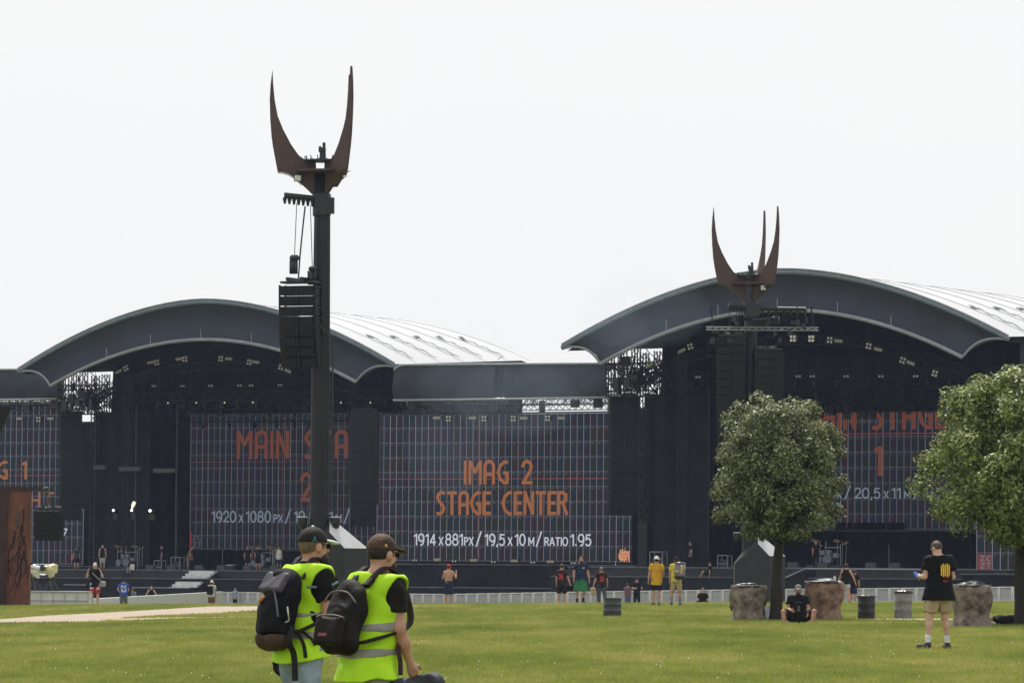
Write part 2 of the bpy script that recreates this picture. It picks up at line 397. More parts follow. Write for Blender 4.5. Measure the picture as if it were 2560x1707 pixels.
# ================================================================== LED SCREENS
def led_mat(name, es, vx=.5, hz=1.0, lw=.05, tint=1.0):
    M = bpy.data.materials.new(name); M.use_nodes = True; t = M.node_tree; b = t.nodes['Principled BSDF']
    b.inputs['Roughness'].default_value = .6; b.inputs['Specular IOR Level'].default_value = .06
    N = lambda k: t.nodes.new(k); lk = t.links.new
    tc = N('ShaderNodeTexCoord'); sp = N('ShaderNodeSeparateXYZ'); lk(tc.outputs['Object'], sp.inputs[0])
    def mth(op, a, bb=None):
        q = N('ShaderNodeMath'); q.operation = op
        for i, v in enumerate((a, bb)):
            if v is None: continue
            if isinstance(v, (int, float)): q.inputs[i].default_value = v
            else: lk(v, q.inputs[i])
        return q.outputs[0]
    cx = mth('DIVIDE', sp.outputs[0], vx); cz = mth('DIVIDE', sp.outputs[2], hz)
    fx = mth('FRACT', cx); fz = mth('FRACT', cz); ix = mth('FLOOR', cx); iz = mth('FLOOR', cz)
    cb = N('ShaderNodeCombineXYZ'); lk(ix, cb.inputs[0]); lk(iz, cb.inputs[1])
    wn = N('ShaderNodeTexWhiteNoise'); wn.noise_dimensions = '2D'; lk(cb.outputs[0], wn.inputs['Vector'])
    rp = N('ShaderNodeValToRGB'); rp.color_ramp.interpolation = 'CONSTANT'; e = rp.color_ramp.elements
    k = tint
    e[0].position = 0; e[0].color = (.016 * k, .024 * k, .038 * k, 1); e[1].position = .3; e[1].color = (.028 * k, .018 * k, .036 * k, 1)
    for p, c in ((.55, (.021, .022, .020)), (.75, (.014, .028, .030)), (.9, (.032, .020, .024))): q = rp.color_ramp.elements.new(p); q.color = (c[0] * k, c[1] * k, c[2] * k, 1)
    lk(wn.outputs['Value'], rp.inputs[0])
    wn2 = N('ShaderNodeTexWhiteNoise'); wn2.noise_dimensions = '1D'; lk(ix, wn2.inputs['W'])
    vs = mth('MULTIPLY', mth('LESS_THAN', fx, lw / vx), mth('MULTIPLY_ADD', wn2.outputs['Value'], .45))
    t.nodes[-1].inputs[2].default_value = .62 if t.nodes[-1].operation == 'MULTIPLY_ADD' else 0
    for nd in t.nodes:
        if nd.type == 'MATH' and nd.operation == 'MULTIPLY_ADD': nd.inputs[2].default_value = .62
    hs = mth('MULTIPLY', mth('LESS_THAN', fz, lw / hz), .42)
    tick = mth('MULTIPLY', mth('MULTIPLY', mth('LESS_THAN', mth('ABSOLUTE', mth('SUBTRACT', fz, .90)), .035), mth('LESS_THAN', mth('ABSOLUTE', mth('SUBTRACT', fx, .38)), .16)), .22)
    ln = mth('MAXIMUM', mth('MAXIMUM', vs, hs), tick)
    mx = N('ShaderNodeMixRGB'); lk(ln, mx.inputs[0]); lk(rp.outputs[0], mx.inputs[1]); mx.inputs[2].default_value = (.50, .50, .55, 1)
    lk(mx.outputs[0], b.inputs['Emission Color']); b.inputs['Emission Strength'].default_value = es; b.inputs['Base Color'].default_value = (.008, .008, .010, 1)
    return M
LED1 = led_mat('led_panel', .50, lw=.034, tint=1.15); LED2 = led_mat('led_panel_dim', .33, lw=.034, tint=1.25)
def glow(name, c, es=1.0): return mat(name, (.02, .02, .02), .6, 0, 2, emit=c, es=es)
T_OR = glow('led_orange', (.255, .078, .016)); T_DK = glow('led_dark_orange', (.115, .028, .012)); T_WH = glow('led_white', (.46, .48, .55)); T_GR = glow('led_grey', (.14, .17, .21))
T_RED = glow('led_red', (.17, .014, .018)); T_RD2 = glow('led_dim_red', (.050, .008, .012))

def arc(cx, cy, rx, ry, a0, a1, n=7): return [(cx + rx * math.cos(R(a0 + (a1 - a0) * i / n)), cy + ry * math.sin(R(a0 + (a1 - a0) * i / n))) for i in range(n + 1)]
GL = {
 'I': (0.0, [[(0, 0), (0, 1)]]), 'T': (.42, [[(0, .97), (.42, .97)], [(.21, .97), (.21, 0)]]),
 'M': (.50, [[(0, 0), (0, 1)], [(0, 1), (.25, .52), (.5, 1)], [(.5, 1), (.5, 0)]]),
 'A': (.40, [[(0, 0)] + arc(.2, .78, .2, .22, 180, 0) + [(.4, 0)], [(0, .42), (.4, .42)]]),
 'N': (.40, [[(0, 0), (0, 1), (.4, .02), (.4, 1)]]),
 'S': (.34, [[(.34, .96), (.20, 1), (.06, .91), (0, .77), (.06, .62), (.27, .40), (.33, .26), (.28, .10), (.16, .01), (0, .03)]]),
 'G': (.44, [[(.43, .97), (.28, .97), (.10, .80), (0, .5), (.10, .20), (.28, .03), (.43, .03), (.43, .47), (.28, .47)]]),
 'C': (.42, [[(.42, .98), (.28, .97), (.10, .80), (0, .5), (.10, .20), (.28, .03), (.42, .02)]]),
 'E': (.30, [[(0, 0), (0, 1)], [(0, .97), (.32, .97)], [(0, .5), (.28, .5)], [(0, .03), (.32, .03)]]),
 'R': (.38, [[(0, 0), (0, .97), (.20, .97), (.36, .87), (.36, .66), (.22, .53), (0, .52)], [(.2, .53), (.40, 0)]]),
 'H': (.38, [[(0, 0), (0, 1)], [(.38, 0), (.38, 1)], [(0, .46), (.38, .46)]]),
 '2': (.42, [[(0, .78), (.05, .93), (.19, 1), (.34, .94), (.40, .77), (.34, .54), (.02, .03)], [(0, .03), (.42, .03)]]),
 '1': (.12, [[(0, .86), (.12, .96), (.12, 0)]]), ' ': (.28, []), 'Z': (.40, [[(0, .95), (.4, .95), (0, .05), (.4, .05)]]),
 '4': (.40, [[(.30, 0), (.30, 1), (0, .30), (.42, .30)]]), 'L': (.3, [[(0, 1), (0, .03), (.32, .03)]]), 'O': (.4, [arc(.2, .5, .2, .48, 0, 360, 16)]), 'D': (.38, [[(0, 0), (0, 1), (.2, .97), (.38, .7), (.38, .3), (.2, .03), (0, 0)]]),
}
def stroke_text(txt, x0, x1, z0, z1, y, th=.145, gap=.22, ext=.012, words=False):
    """letters drawn as flat strokes fitted in the box; returns a B"""
    b = B(); pen = 0; sg = []; wi = 0; bs = [b]
    for ch in txt:
        w, st = GL[ch]
        if ch == ' ': wi += 1; bs.append(B())
        for s in st: sg.append((wi, [(pen + px, pz) for px, pz in s]))
        pen += w + gap
    tot = pen - gap; hh = z1 - z0; half = th / 2; sx = (x1 - x0 - th * hh * .8) / tot; q = 0
    for wi, s in sg:
        b = bs[wi]
        pts = [(x0 + th * hh * .4 + px * sx, z0 + half * hh + pz * (hh - th * hh)) for px, pz in s]
        for i in range(len(pts) - 1):
            a = np.array(pts[i]); c = np.array(pts[i + 1]); d = c - a; ln = np.linalg.norm(d)
            if ln < 1e-6: continue
            d = d / ln; nrm = np.array([-d[1], d[0]]) * half * hh * .92; e = d * half * hh * .55
            q += 1; yy = y - (q % 7) * .0007
            A = [a - e + nrm, a - e - nrm, c + e - nrm, c + e + nrm]
            b._add([(p[0], yy, p[1]) for p in A], [(0, 1, 2, 3)])
    return bs if words else bs[0]
NUM = {
 '0': (.50, [arc(.25, .5, .25, .5, 90, 450, 20)]), '1': (.26, [[(0, .80), (.24, .97), (.24, 0)]]),
 '2': (.48, [[(.01, .74)] + arc(.24, .745, .23, .255, 165, -20, 10) + [(.42, .52), (.02, .05)], [(0, .04), (.5, .04)]]),
 '4': (.52, [[(.38, 0), (.38, .97), (.02, .26)], [(.0, .24), (.54, .24)]]),
 '5': (.48, [[(.44, .96), (.09, .96), (.05, .50)], [(.05, .52)] + arc(.23, .32, .25, .32, 120, -145, 14)]),
 '7': (.48, [[(0, .96), (.48, .96), (.16, 0)]]),
 '8': (.50, [arc(.25, .76, .21, .24, 0, 360, 16), arc(.25, .27, .25, .27, 0, 360, 16)]),
 '9': (.50, [arc(.25, .67, .25, .33, 0, 360, 16), arc(.25, .5, .25, .5, 40, -100, 12)]),
 ',': (.08, [[(.08, .08), (.02, -.14)]]), '.': (.09, [[(.04, .02), (.04, .08)]]), '/': (.42, [[(0, -.10), (.42, 1.12)]]),
 'X': (.50, [[(0, 0), (.5, 1)], [(0, 1), (.5, 0)]]), 'P': (.46, [[(0, 0), (0, .96), (.26, .96), (.44, .84), (.44, .60), (.26, .46), (0, .46)]]),
 'M': (.66, [[(0, 0), (0, 1)], [(0, .98), (.33, .25), (.66, .98)], [(.66, 1), (.66, 0)]]),
 'R': (.48, [[(0, 0), (0, .96), (.26, .96), (.44, .84), (.44, .62), (.26, .48), (0, .48)], [(.24, .48), (.48, 0)]]),
 'A': (.60, [[(0, 0), (.30, 1), (.60, 0)], [(.12, .28), (.48, .28)]]), 'T': (.54, [[(0, .96), (.54, .96)], [(.27, .96), (.27, 0)]]),
 'I': (.02, [[(.01, 0), (.01, 1)]]), 'O': (.62, [arc(.31, .5, .31, .5, 90, 450, 20)]),
}
def ribbon(b, pts, half, y, q0=0):
    for i in range(len(pts) - 1):
        a = np.array(pts[i]); c = np.array(pts[i + 1]); d = c - a; ln = np.linalg.norm(d)
        if ln < 1e-6: continue
        d = d / ln; nrm = np.array([-d[1], d[0]]) * half; e = d * half * .5; yy = y - ((q0 + i) % 7) * .0007
        b._add([(p[0], yy, p[1]) for p in (a - e + nrm, a - e - nrm, c + e - nrm, c + e + nrm)], [(0, 1, 2, 3)])
def font_run(parts, x0, x1, z0, zcap, y, bold=.028, gapw=.0):
    pen = 0; sg = []; hh = zcap - z0
    for txt, s in parts:
        if txt == ' ': pen += .16 * s; continue
        for ch in txt:
            w, st = NUM[ch]
            for p in st: sg.append(([(pen + px * s, pz * s) for px, pz in p], s))
            pen += (w + .19) * s
        pen += .02
    tot = pen - .2; sx = (x1 - x0) / tot; b = B()
    for k, (p, s) in enumerate(sg): ribbon(b, [(x0 + px * sx, z0 + pz * hh) for px, pz in p], .074 * hh * (.5 + .5 * s), y, k * 3)
    return b

def screen(fr, label, yl, px, colx=.5, rows=1.0, m=LED1, group='LED screens of the two stages', panels=None, xanchor=None):
    """px=(x0,x1,ytop,ybot) in photograph pixels at the screen centre line"""
    xm = (px[0] + px[1]) / 2
    x0, _ = fr.hit(px[0], px[3], yl); x1, _ = fr.hit(px[1], px[3], yl); _, z1 = fr.hit(xm, px[2], yl); _, z0 = fr.hit(xm, px[3], yl)
    t = frame_thing(fr, 'led_screen', label, 'screen', x0, yl, z0, group)
    w, h = x1 - x0, z1 - z0
    def lx(x, y, off=0): q = fr.hit(x, y, yl); return q[0] - x0, q[1] - z0
    b = B()
    for (a, c, d, e) in (panels or [(0, 1, 0, 1)]): b.box((w * (a + c) / 2, .02, h * (d + e) / 2), (w * (c - a), .02, h * (e - d)))
    p = b.build('led_panel', m, t)
    bk = B()
    for i in range(int(w // 2.4) + 1): bk.box((min(w - .1, .1 + i * 2.4), .35, h / 2), (.08, .45, h))
    bk.box((w / 2, .35, h + .08), (w, .4, .1)); bk.box((w / 2, .35, -.08), (w, .4, .1)); bk.build('screen_frame', TRUSS, t)
    return t, lx, w, h

# centre screen between the stages
t, lx, w, h = screen(MI, 'wide LED screen reading IMAG 2 STAGE CENTER between the two arched stages', 0, (941, 1579, 1035, 1402), panels=[(.0, 1, 0, .385), (.012, .918, .385, 1)])
def stext(t, lx, txt, bx, m, y=-.012, name='lettering', th=.145, gap=.22):
    a = lx(bx[0], bx[3]); c = lx(bx[1], bx[2]); [q.build(name, m, t) for q in stroke_text(txt, a[0], c[0], a[1], c[1], y, th, gap, words=True)]
def ftext(t, lx, parts, bx, m, y=-.012, bold=.028):
    a = lx(bx[0], bx[3]); c = lx(bx[1], bx[2]); font_run(parts, a[0], c[0], a[1], c[1], y, bold).build('lettering', m, t)
zx = lambda x, y: (860 + x / 3.178, 1000 + y / 3.178)
def bx3(x0, x1, y0, y1): a = zx(x0, y0); b = zx(x1, y1); return (a[0], b[0], a[1], b[1])
stext(t, lx, 'IMAG 2', bx3(953, 1503, 470, 676), T_OR)
stext(t, lx, 'STAGE CENTER', bx3(732, 1778, 714, 918), T_OR, gap=.20)
ftext(t, lx, [('1914', 1), (' ', 1), ('X', .72), (' ', .8), ('881', 1), ('PX', .72), (' ', 1), ('/', 1.1), (' ', 1), ('19,5', 1), (' ', 1), ('X', .72), (' ', 1), ('10', 1), (' ', 1), ('M', .72), (' ', .7), ('/', 1.1), (' ', .7), ('RATIO', .72), (' ', 1), ('1.95', 1)], bx3(558, 1962, 1066, 1148), T_WH, bold=.032)
def redlines(t, lx, hy, x0, x1, vx, y0, y1, m=T_RED, th=.055):
    a = lx(x0, hy); c = lx(x1, hy); b = B(); z = (a[1] + c[1]) / 2; b.box(((a[0] + c[0]) / 2, -.006, z), (c[0] - a[0], .006, th))
    b.build('red_line', m, t)
    if vx:
        a = lx(vx, y1); c = lx(vx, y0); B().box((a[0], -.004, (a[1] + c[1]) / 2), (th * 1.3, .006, c[1] - a[1])).build('red_line', T_RD2, t)
redlines(t, lx, 1196.5, 946, 1527, 1193.5, 1036, 1400)
# multicoloured burst emblem in the lower right corner
ec = lx(1560.5, 1388); eb = [B(), B()]
for i in range(13):
    x = (i - 6) * .062; hh = .36 + .22 * ((i * 7) % 5) / 4 - abs(i - 6) * .018
    eb[i % 2].box((ec[0] + x, -.012 - .001 * i, ec[1] + .05 * ((i * 5) % 3 - 1)), (.055, .004, hh * 1.6))
for i in range(6): eb[1].box((ec[0] + (i - 2.5) * .14, -.028 - .001 * i, ec[1] + .1 * ((i % 2) * 2 - 1)), (.17, .004, .12))
eb[0].build('emblem', glow('led_cream', (.62, .42, .22)), t); eb[1].build('emblem', glow('led_flame', (.50, .13, .06)), t)

# left stage rear screen
t, lx, w, h = screen(L, 'dim LED screen reading MAIN STAGE 2 deep inside the left stage', 15.6, (474, 1060, 1033, 1373), m=LED2)
stext(t, lx, 'MAIN STAGE', (592, 946, 1072, 1149), T_DK, gap=.23)
stext(t, lx, '2', (750, 784, 1179, 1256), T_DK)
ftext(t, lx, [('1920', 1), (' ', 1), ('X', .7), (' ', 1), ('1080', 1), (' ', 1), ('PX', .7), (' ', 1), ('/', 1.1), (' ', 1), ('19,5', 1), (' ', 1), ('X', .7), (' ', 1), ('11', 1), (' ', 1), ('M', .7), (' ', 1), ('/', 1.1)], (530, 874, 1278, 1304), T_GR)
redlines(t, lx, 1153.5, 475, 1058, 704, 1036, 1370, T_RD2)
a = lx(474, 1373); B().box((a[0] + .09, -.014, a[1] + .66), (.14, .006, 1.3)).build('red_bar', T_RED, t)
stext(t, lx, 'ZC', (481, 503, 1336, 1351), glow('led_dim_violet', (.055, .045, .06)), th=.2)
stext(t, lx, 'ZT', (481, 503, 1353, 1369), glow('led_dim_violet', (.055, .045, .06)), th=.2)

# right stage rear screen
t, lx, w, h = screen(RS, 'dim LED screen inside the right stage with a big orange numeral 1', 16, (1878, 2503, 905, 1323), m=LED2, panels=[(0, .34, 0, 1), (.34, .62, .04, 1), (.62, 1, 0, 1)])
stext(t, lx, 'MAIN STAGE', (2010, 2365, 996, 1078), T_DK, gap=.24)
stext(t, lx, '1', (2184, 2206, 1110, 1193), T_DK, th=.17)
ftext(t, lx, [('1920', 1), (' ', 1), ('X', .7), (' ', 1), ('1080', 1), (' ', 1), ('PX', .7), (' ', 1), ('/', 1.1), (' ', 1), ('20,5', 1), (' ', 1), ('X', .7), (' ', 1), ('11', 1), (' ', 1), ('M', .7), (' ', 1), ('/', 1.1), (' ', 1), ('RATIO', .7)], (1905, 2372, 1219, 1245), T_GR)
redlines(t, lx, 1084, 1880, 2400, 2117, 1086, 1320, T_RED)

# far left screen (only its right end is in view)
ML = Frame(*at(40, 1300, 357)[:2], 28.0)
t, lx, w, h = screen(ML, 'LED screen at the far left edge showing the end of IMAG 1', 0, (-390, 207, 1010, 1408), panels=[(0, 1, 0, .345), (0, .905, .345, 1)])
stext(t, lx, 'IMAG 1', (-95, 67, 1150, 1200), T_OR)
stext(t, lx, 'STAGE RIGHT', (-190, 136, 1228, 1269), T_OR)
ftext(t, lx, [('1914', 1), (' ', 1), ('X', .7), (' ', 1), ('881', 1), ('PX', .7), (' ', 1), ('/', 1.1), (' ', 1), ('19,5', 1), (' ', 1), ('X', .7), (' ', 1), ('10', 1), (' ', 1), ('M', .7), (' ', 1), ('/', 1.1), (' ', 1), ('1.97', 1)], (-260, 168, 1321, 1340), T_WH)
redlines(t, lx, 1189, -390, 150, None, 0, 0)
# far right screen, behind the right tree
MR = Frame(*at(2600, 1380, 283)[:2], 28.0)
t, lx, w, h = screen(MR, 'LED screen end with a red square panel behind the right tree trunk', 0, (2441, 3100, 1050, 1426))
a = lx(2445, 1424); c = lx(2481, 1385)
B().box(((a[0] + c[0]) / 2, -.010, (a[1] + c[1]) / 2), (c[0] - a[0], .006, c[1] - a[1])).build('red_panel', glow('led_dull_red', (.10, .018, .026)), t)
B().box((a[0] + .06, -.016, (a[1] + c[1]) / 2), (.12, .006, c[1] - a[1])).build('red_bar', T_RED, t)
stext(t, lx, 'ZC', (2451, 2478, 1387, 1403), glow('led_pale_grey', (.16, .12, .13)), -.022, th=.2)
stext(t, lx, 'ZT', (2451, 2478, 1405, 1422), glow('led_pale_grey', (.16, .12, .13)), -.022, th=.2)

# ================================================================== STAGES
SAG = 4.75
def Uarc(t): return np.array([15.4 * t, 0, 15.52 + SAG * (1 - abs(t) ** 1.8)])
def Larc(t): return np.array([12.5 * t, -.25, 14.51 + 3.15 * (1 - abs(t) ** 1.95)])
def Barc(t): return np.array([15.4 * t, 21.5, 16.7 + (SAG - 1.25) * (1 - abs(t) ** 1.9)])
TS = [math.sin(a) for a in np.linspace(-math.pi / 2, math.pi / 2, 49)]
def hood_side(sg, v):
    a, b = Uarc(sg), Larc(sg); p = a + (b - a) * v
    p[2] += .75 * 4 * v * (1 - v) * .62; p[0] -= sg * .25 * 4 * v * (1 - v); return p
def main_stage(fr, label, zd, zb, skirt_x=(-14.6, 14.6)):
    t = frame_thing(fr, 'main_stage', label, 'stage', group='arched open air stages')
    # front hood: dark band between the outer and inner arch, concave ends
    rows = []
    for tt in TS:
        row = []
        for j in range(9):
            v = j / 8; p = Uarc(tt) + (Larc(tt) - Uarc(tt)) * v
            k = abs(tt) ** 14
            if k > 1e-3: p = p * (1 - k) + hood_side(1 if tt > 0 else -1, v) * k
            p[1] += .5 * math.sin(math.pi * v) + .13 * math.sin(v * 16 + 3 * abs(tt)) * max(0, abs(tt) - .55) + .03 * math.sin(tt * 70 + v * 5)
            row.append(tuple(p))
        rows.append(row)
    B().grid(rows).build('hood', FASCIA, t, True)
    B().tube([Uarc(x) + np.array([0, -.05, .05]) for x in TS], .16, 8).build('outer_arch', TUBEB, t, True)
    B().tube([Uarc(x) + np.array([0, -.10, .26]) for x in TS], .07, 6).build('outer_arch_trim', TUBE, t, True)
    B().tube([Larc(x) + np.array([0, -.06, -.02]) for x in TS], .13, 8).build('inner_arch', TUBE, t, True)
    for sg in (-1, 1): B().tube([hood_side(sg, i / 12) + np.array([0, -.05, 0]) for i in range(13)], .085, 6).build('end_tube', TUBE, t, True)
    b = B()
    for x in (-.62, -.33, 0, .33, .62): p = Larc(x); b.tube([p + (0, -.12, 0), p + (0, -.15, .75)], .03, 5)
    b.build('guy_pin', TUBE, t)
    # white vault over the stage with seams and rolled flaps
    rows = []
    for i in range(44):
        f = i / 43; row = []
        for tt in TS:
            p = Uarc(tt) * (1 - f) + Barc(tt) * f; p[2] += .20 - .06 * abs(math.sin(f * math.pi * 6)) ** .7 * (1 - abs(tt) ** 4)
            row.append(tuple(p))
        rows.append(row)
    B().grid(rows).build('roof_membrane', PVC, t, True)
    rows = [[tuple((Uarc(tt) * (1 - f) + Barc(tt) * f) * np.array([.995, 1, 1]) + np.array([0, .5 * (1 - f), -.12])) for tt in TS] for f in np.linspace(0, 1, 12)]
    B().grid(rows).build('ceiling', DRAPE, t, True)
    for q in range(1, 7):
        f = q / 6 - .015; bb = B(); pts = []
        for tt in TS:
            p = Uarc(tt) * (1 - f) + Barc(tt) * f; p[2] += .20; pts.append(p)
        bb.tube(pts, .03, 5); bb.build('roof_seam', PVC, t, True)
        if q < 6:
            for sg in (1,):
                fl = B(); pp = []
                for tt in np.linspace(.72, .97, 14):
                    p = Uarc(sg * tt) * (1 - f) + Barc(sg * tt) * f; p[2] += .32 + .05 * math.sin(tt * 90 + q); p[1] += .35 + .08 * math.sin(tt * 70); pp.append(p)
                fl.tube(pp, [.02, .12, .06, .035, .03, .04, .03, .04, .035, .04, .035, .04, .03, .02], 7)
                fl.build('rolled_flap', mat('flap_grey', (.42, .43, .45), .7, .3, 3), t, True)
    # masking drapes, walls, deck
    top = lambda x, f: float((Uarc(x / 15.4) * (1 - f) + Barc(x / 15.4) * f)[2]) - .2
    def wall(pts, m=DRAPE, name='drape'):
        rows = [[(x + .0, y + .12 * math.sin(i * 1.9) * 0, z) for x, y, z in col] for i, col in enumerate(pts)]
        return B().grid(rows).build(name, m, t)
    wall([[(x, 20.8 + .18 * math.sin(x * 2.3), zb), (x, 20.8 + .18 * math.sin(x * 2.3), 8), (x, 20.8 + .1 * math.sin(x * 2.3), top(x, .96))] for x in np.linspace(-15, 15, 121)], name='back_drape')
    wall([[(-14.2 + .12 * math.sin(y * 3), y, zb), (-14.2 + .12 * math.sin(y * 3), y, 13.0 if y < 11 else top(-14.2, y / 21.5))] for y in np.linspace(8.7, 20.8, 47)], name='side_drape')
    wall([[(14.9 + .12 * math.sin(y * 3), y, zb), (14.9 + .12 * math.sin(y * 3), y, top(14.9, y / 21.5))] for y in np.linspace(2.5, 20.8, 61)], name='side_drape')
    wall([[(x, 8.8 + .15 * math.sin(x * 3.1), zb), (x, 8.8 + .15 * math.sin(x * 3.1), 12.9)] for x in np.linspace(-14.2, -9.6, 40)], name='wing_drape')
    wall([[(x, 9 + .15 * math.sin(x * 3.1), zb), (x, 9 + .15 * math.sin(x * 3.1), 14.5)] for x in np.linspace(11.4, 15, 30)], name='wing_drape')
    dk = B(); dk.box((0, 10.1, (zd + zb) / 2), (29.2, 21.2, zd - zb)); dk.build('deck', mat('deck_black', (.030, .031, .034), .55, .2, 2), t)
    b = B(); b.box((0, -.56, zd + .02), (29.2, .08, .09)); b.build('deck_edge', mat('edge_grey', (.13, .14, .16), .5, .2, 2), t)
    b = B(); b.box((0, -1.75, (zd - .55 + zb) / 2), (29.0, 2.28, zd - .55 - zb)); b.build('front_ledge', BLACKF, t)
    b = B(); b.box((0, -2.93, zd - .57), (29.0, .07, .06)); b.build('ledge_edge', mat('edge_grey', (.13, .14, .16), .5, .2, 2), t)
    # lighting arch and cross trusses
    tr = B(); pts = [Larc(x) * np.array([1, 1, 1]) + np.array([0, 3.2, -1.75 + .5 * abs(x)]) for x in np.linspace(-.93, .93, 15)]
    for a, c in zip(pts[:-1], pts[1:]): tr.truss(a, c, .55, .035, .6)
    tr.build('arch_truss', TRUSS, t)
    for yy, zz in ((6, 13.9), (10, 13.4), (13.5, 12.6)):
        tr = B(); tr.truss((-13.2, yy, zz), (13.2, yy, zz), .6, .04, .6)
        for i in range(15):
            x = -12.4 + i * 1.75 + .5 * math.sin(i * 5.3 + yy); q = .25 * math.sin(i * 3.7); tr.tube([(x, yy - .1, zz - .3), (x, yy - .1, zz - .5)], .03, 4); tr.tube([(x, yy - .1, zz - .45), (x + q * .3, yy - .22, zz - .8)], [.14, .11], 7)
            if i % 3 == 0: tr.bar((x, yy, zz + .3), (x, yy, 17.0), .03)
        tr.build('cross_truss', TRUSS, t)
    return t
main_stage(L, 'left arched stage with dark hood and white vaulted roof, behind the tall speaker tower', 1.30, -1.6)
SAG = 4.42
main_stage(RS, 'larger right arched stage with white vaulted roof rising behind the round crowned tree', 1.70, -1.4)

# lattice at the open front corners
def scaffold(fr, label, seed):
    rg = random.Random(seed); t = frame_thing(fr, 'scaffold_tower', label, 'scaffold', group='scaffold towers at the stage corners')
    b = B()
    for x, y, z0 in ((-13.6, 3, 12.6), (-12.9, 3.4, 12.6), (-11.7, 3, 12.6), (-11.2, 8.4, -1.4), (-14.0, 8.4, -1.4), (-11.9, 6.4, 12.6)): b.truss((x, y, z0), (x, y, 15.6), .42, .045, .42)
    b.build('column', TRUSS, t)
    b = B()
    for z in (12.75, 13.55, 14.5): b.truss((-13.9, 3.2, z), (-10.4, 3.2, z), .36, .045, .36)
    b.truss((-14, 5.8, 13.2), (-10.4, 5.8, 14.6), .4, .045, .4)
    b.build('cross_beam', TRUSS, t)
    b = B()
    for i in range(64):
        x = rg.uniform(-13.8, -10.4); z = rg.uniform(12.6, 14.2); b.tube([(x, rg.uniform(2.6, 6), z), (x + rg.gauss(0, .35), rg.uniform(2.6, 6), z + rg.uniform(.5, 1.7))], rg.uniform(.02, .055), 4)
    for i in range(16):
        a = rg.uniform(-1.2, 1.2); b.tube([(-12.2, 4.4, 14.3), (-12.2 + math.sin(a) * 2.3, 4.4, 14.3 - math.cos(a) * 1.6)], .035, 4)
    b.build('brace', TRUSS, t)
    b = B()
    for i in range(9): b.box((rg.uniform(-13.5, -10.8), 2.9, rg.uniform(12.9, 14.9)), (rg.uniform(.2, .5), .3, rg.uniform(.3, .8)))
    b.build('rigging_box', BLACKM, t)
    return t
scaffold(L, 'black lattice scaffold showing sky under the left hood tip', 3)
scaffold(RS, 'black lattice scaffold showing sky beside the right end of the grey awning', 5)

# awnings over the side screens
def awning(fr, label, yl, x0, x1, yt, yb, seam=None, y1=None):
    a = fr.hit(x0, yt, yl); c = fr.hit(x1, y1 or yt, yl); e = fr.hit((x0 + x1) / 2, yb, yl)
    t = frame_thing(fr, 'awning', label, 'awning', a[0], yl, 0, 'fabric awnings above the side screens'); w = c[0] - a[0]
    n = 48; rows = []
    for i in range(n + 1):
        s = i / n; z1 = a[1] + (c[1] - a[1]) * s - .35 * max(0, 1 - s * 22) ** 2
        rows.append([(w * s, -.25 * math.sin(math.pi * j / 8) + .10 * math.sin(s * 40 + j * .8) * (j / 8) * (1 - j / 8) * 2, z1 + (e[1] - z1) * j / 8) for j in range(9)])
    gap = None
    if seam:
        k = int(n * seam); B().grid(rows[:k]).build('fabric', FASCIA, t, True); B().grid(rows[k + (1 if k < n else 0):]).build('fabric', FASCIA, t, True)
        b = B(); b.bar((w * seam, .05, e[1] - .2), (w * seam, .05, a[1]), .10)
        for i in range(6): b.tube([(w * seam - .15, -.05, e[1] + .4 + i * .45), (w * seam + .15, -.05, e[1] + .6 + i * .45)], .02, 4)
        b.build('lacing', BLACKM, t)
    else: B().grid(rows).build('fabric', FASCIA, t, True)
    B().tube([(r[0][0], r[0][1] - .05, r[0][2] + .04) for r in rows], .10, 6).build('top_tube', TUBE, t, True)
    B().tube([(0, -.08, e[1]), (w, -.08, e[1])], .09, 6).build('bottom_tube', ALU, t, True)
    B().tube([(w, -.05, e[1] - 1.0), (w, -.05, c[1])], .06, 6).build('end_tube', ALU, t, True)
    # black lattice beam hanging under the awning
    b = B(); zt = fr.hit(x0, yb + 10, yl)[1]
    for k, (z, pt) in enumerate(((zt - .0, .30), (zt - .42, .24))):
        b.truss((.3, .6, z), (w - .3, .6, z), .34, .028, pt)
    rg = random.Random(int(x0) + 9)
    for i in range(8): b.box((w * (i + .5) / 8 + rg.gauss(0, .3), .5, zt - .15 + rg.gauss(0, .08)), (rg.uniform(.25, .6), .3, rg.uniform(.4, .9)))
    for i in range(int(w * 60)): x = rg.uniform(.2, w - .2); z = zt + rg.uniform(-.2, .42); b.tube([(x, .5, z), (x + rg.gauss(0, .14), .6, z + rg.gauss(0, .14))], .022, 3, False)
    b.build('lattice_beam', TRUSS, t)
    return t
awning(MI, 'dark grey fabric awning with a laced seam above the IMAG 2 screen', -1.2, 986, 1522, 914, 997, .5, 910)
awning(ML, 'dark grey fabric awning cut off by the left edge of the picture', -1.2, -330, 160, 923, 1000, None, 926)
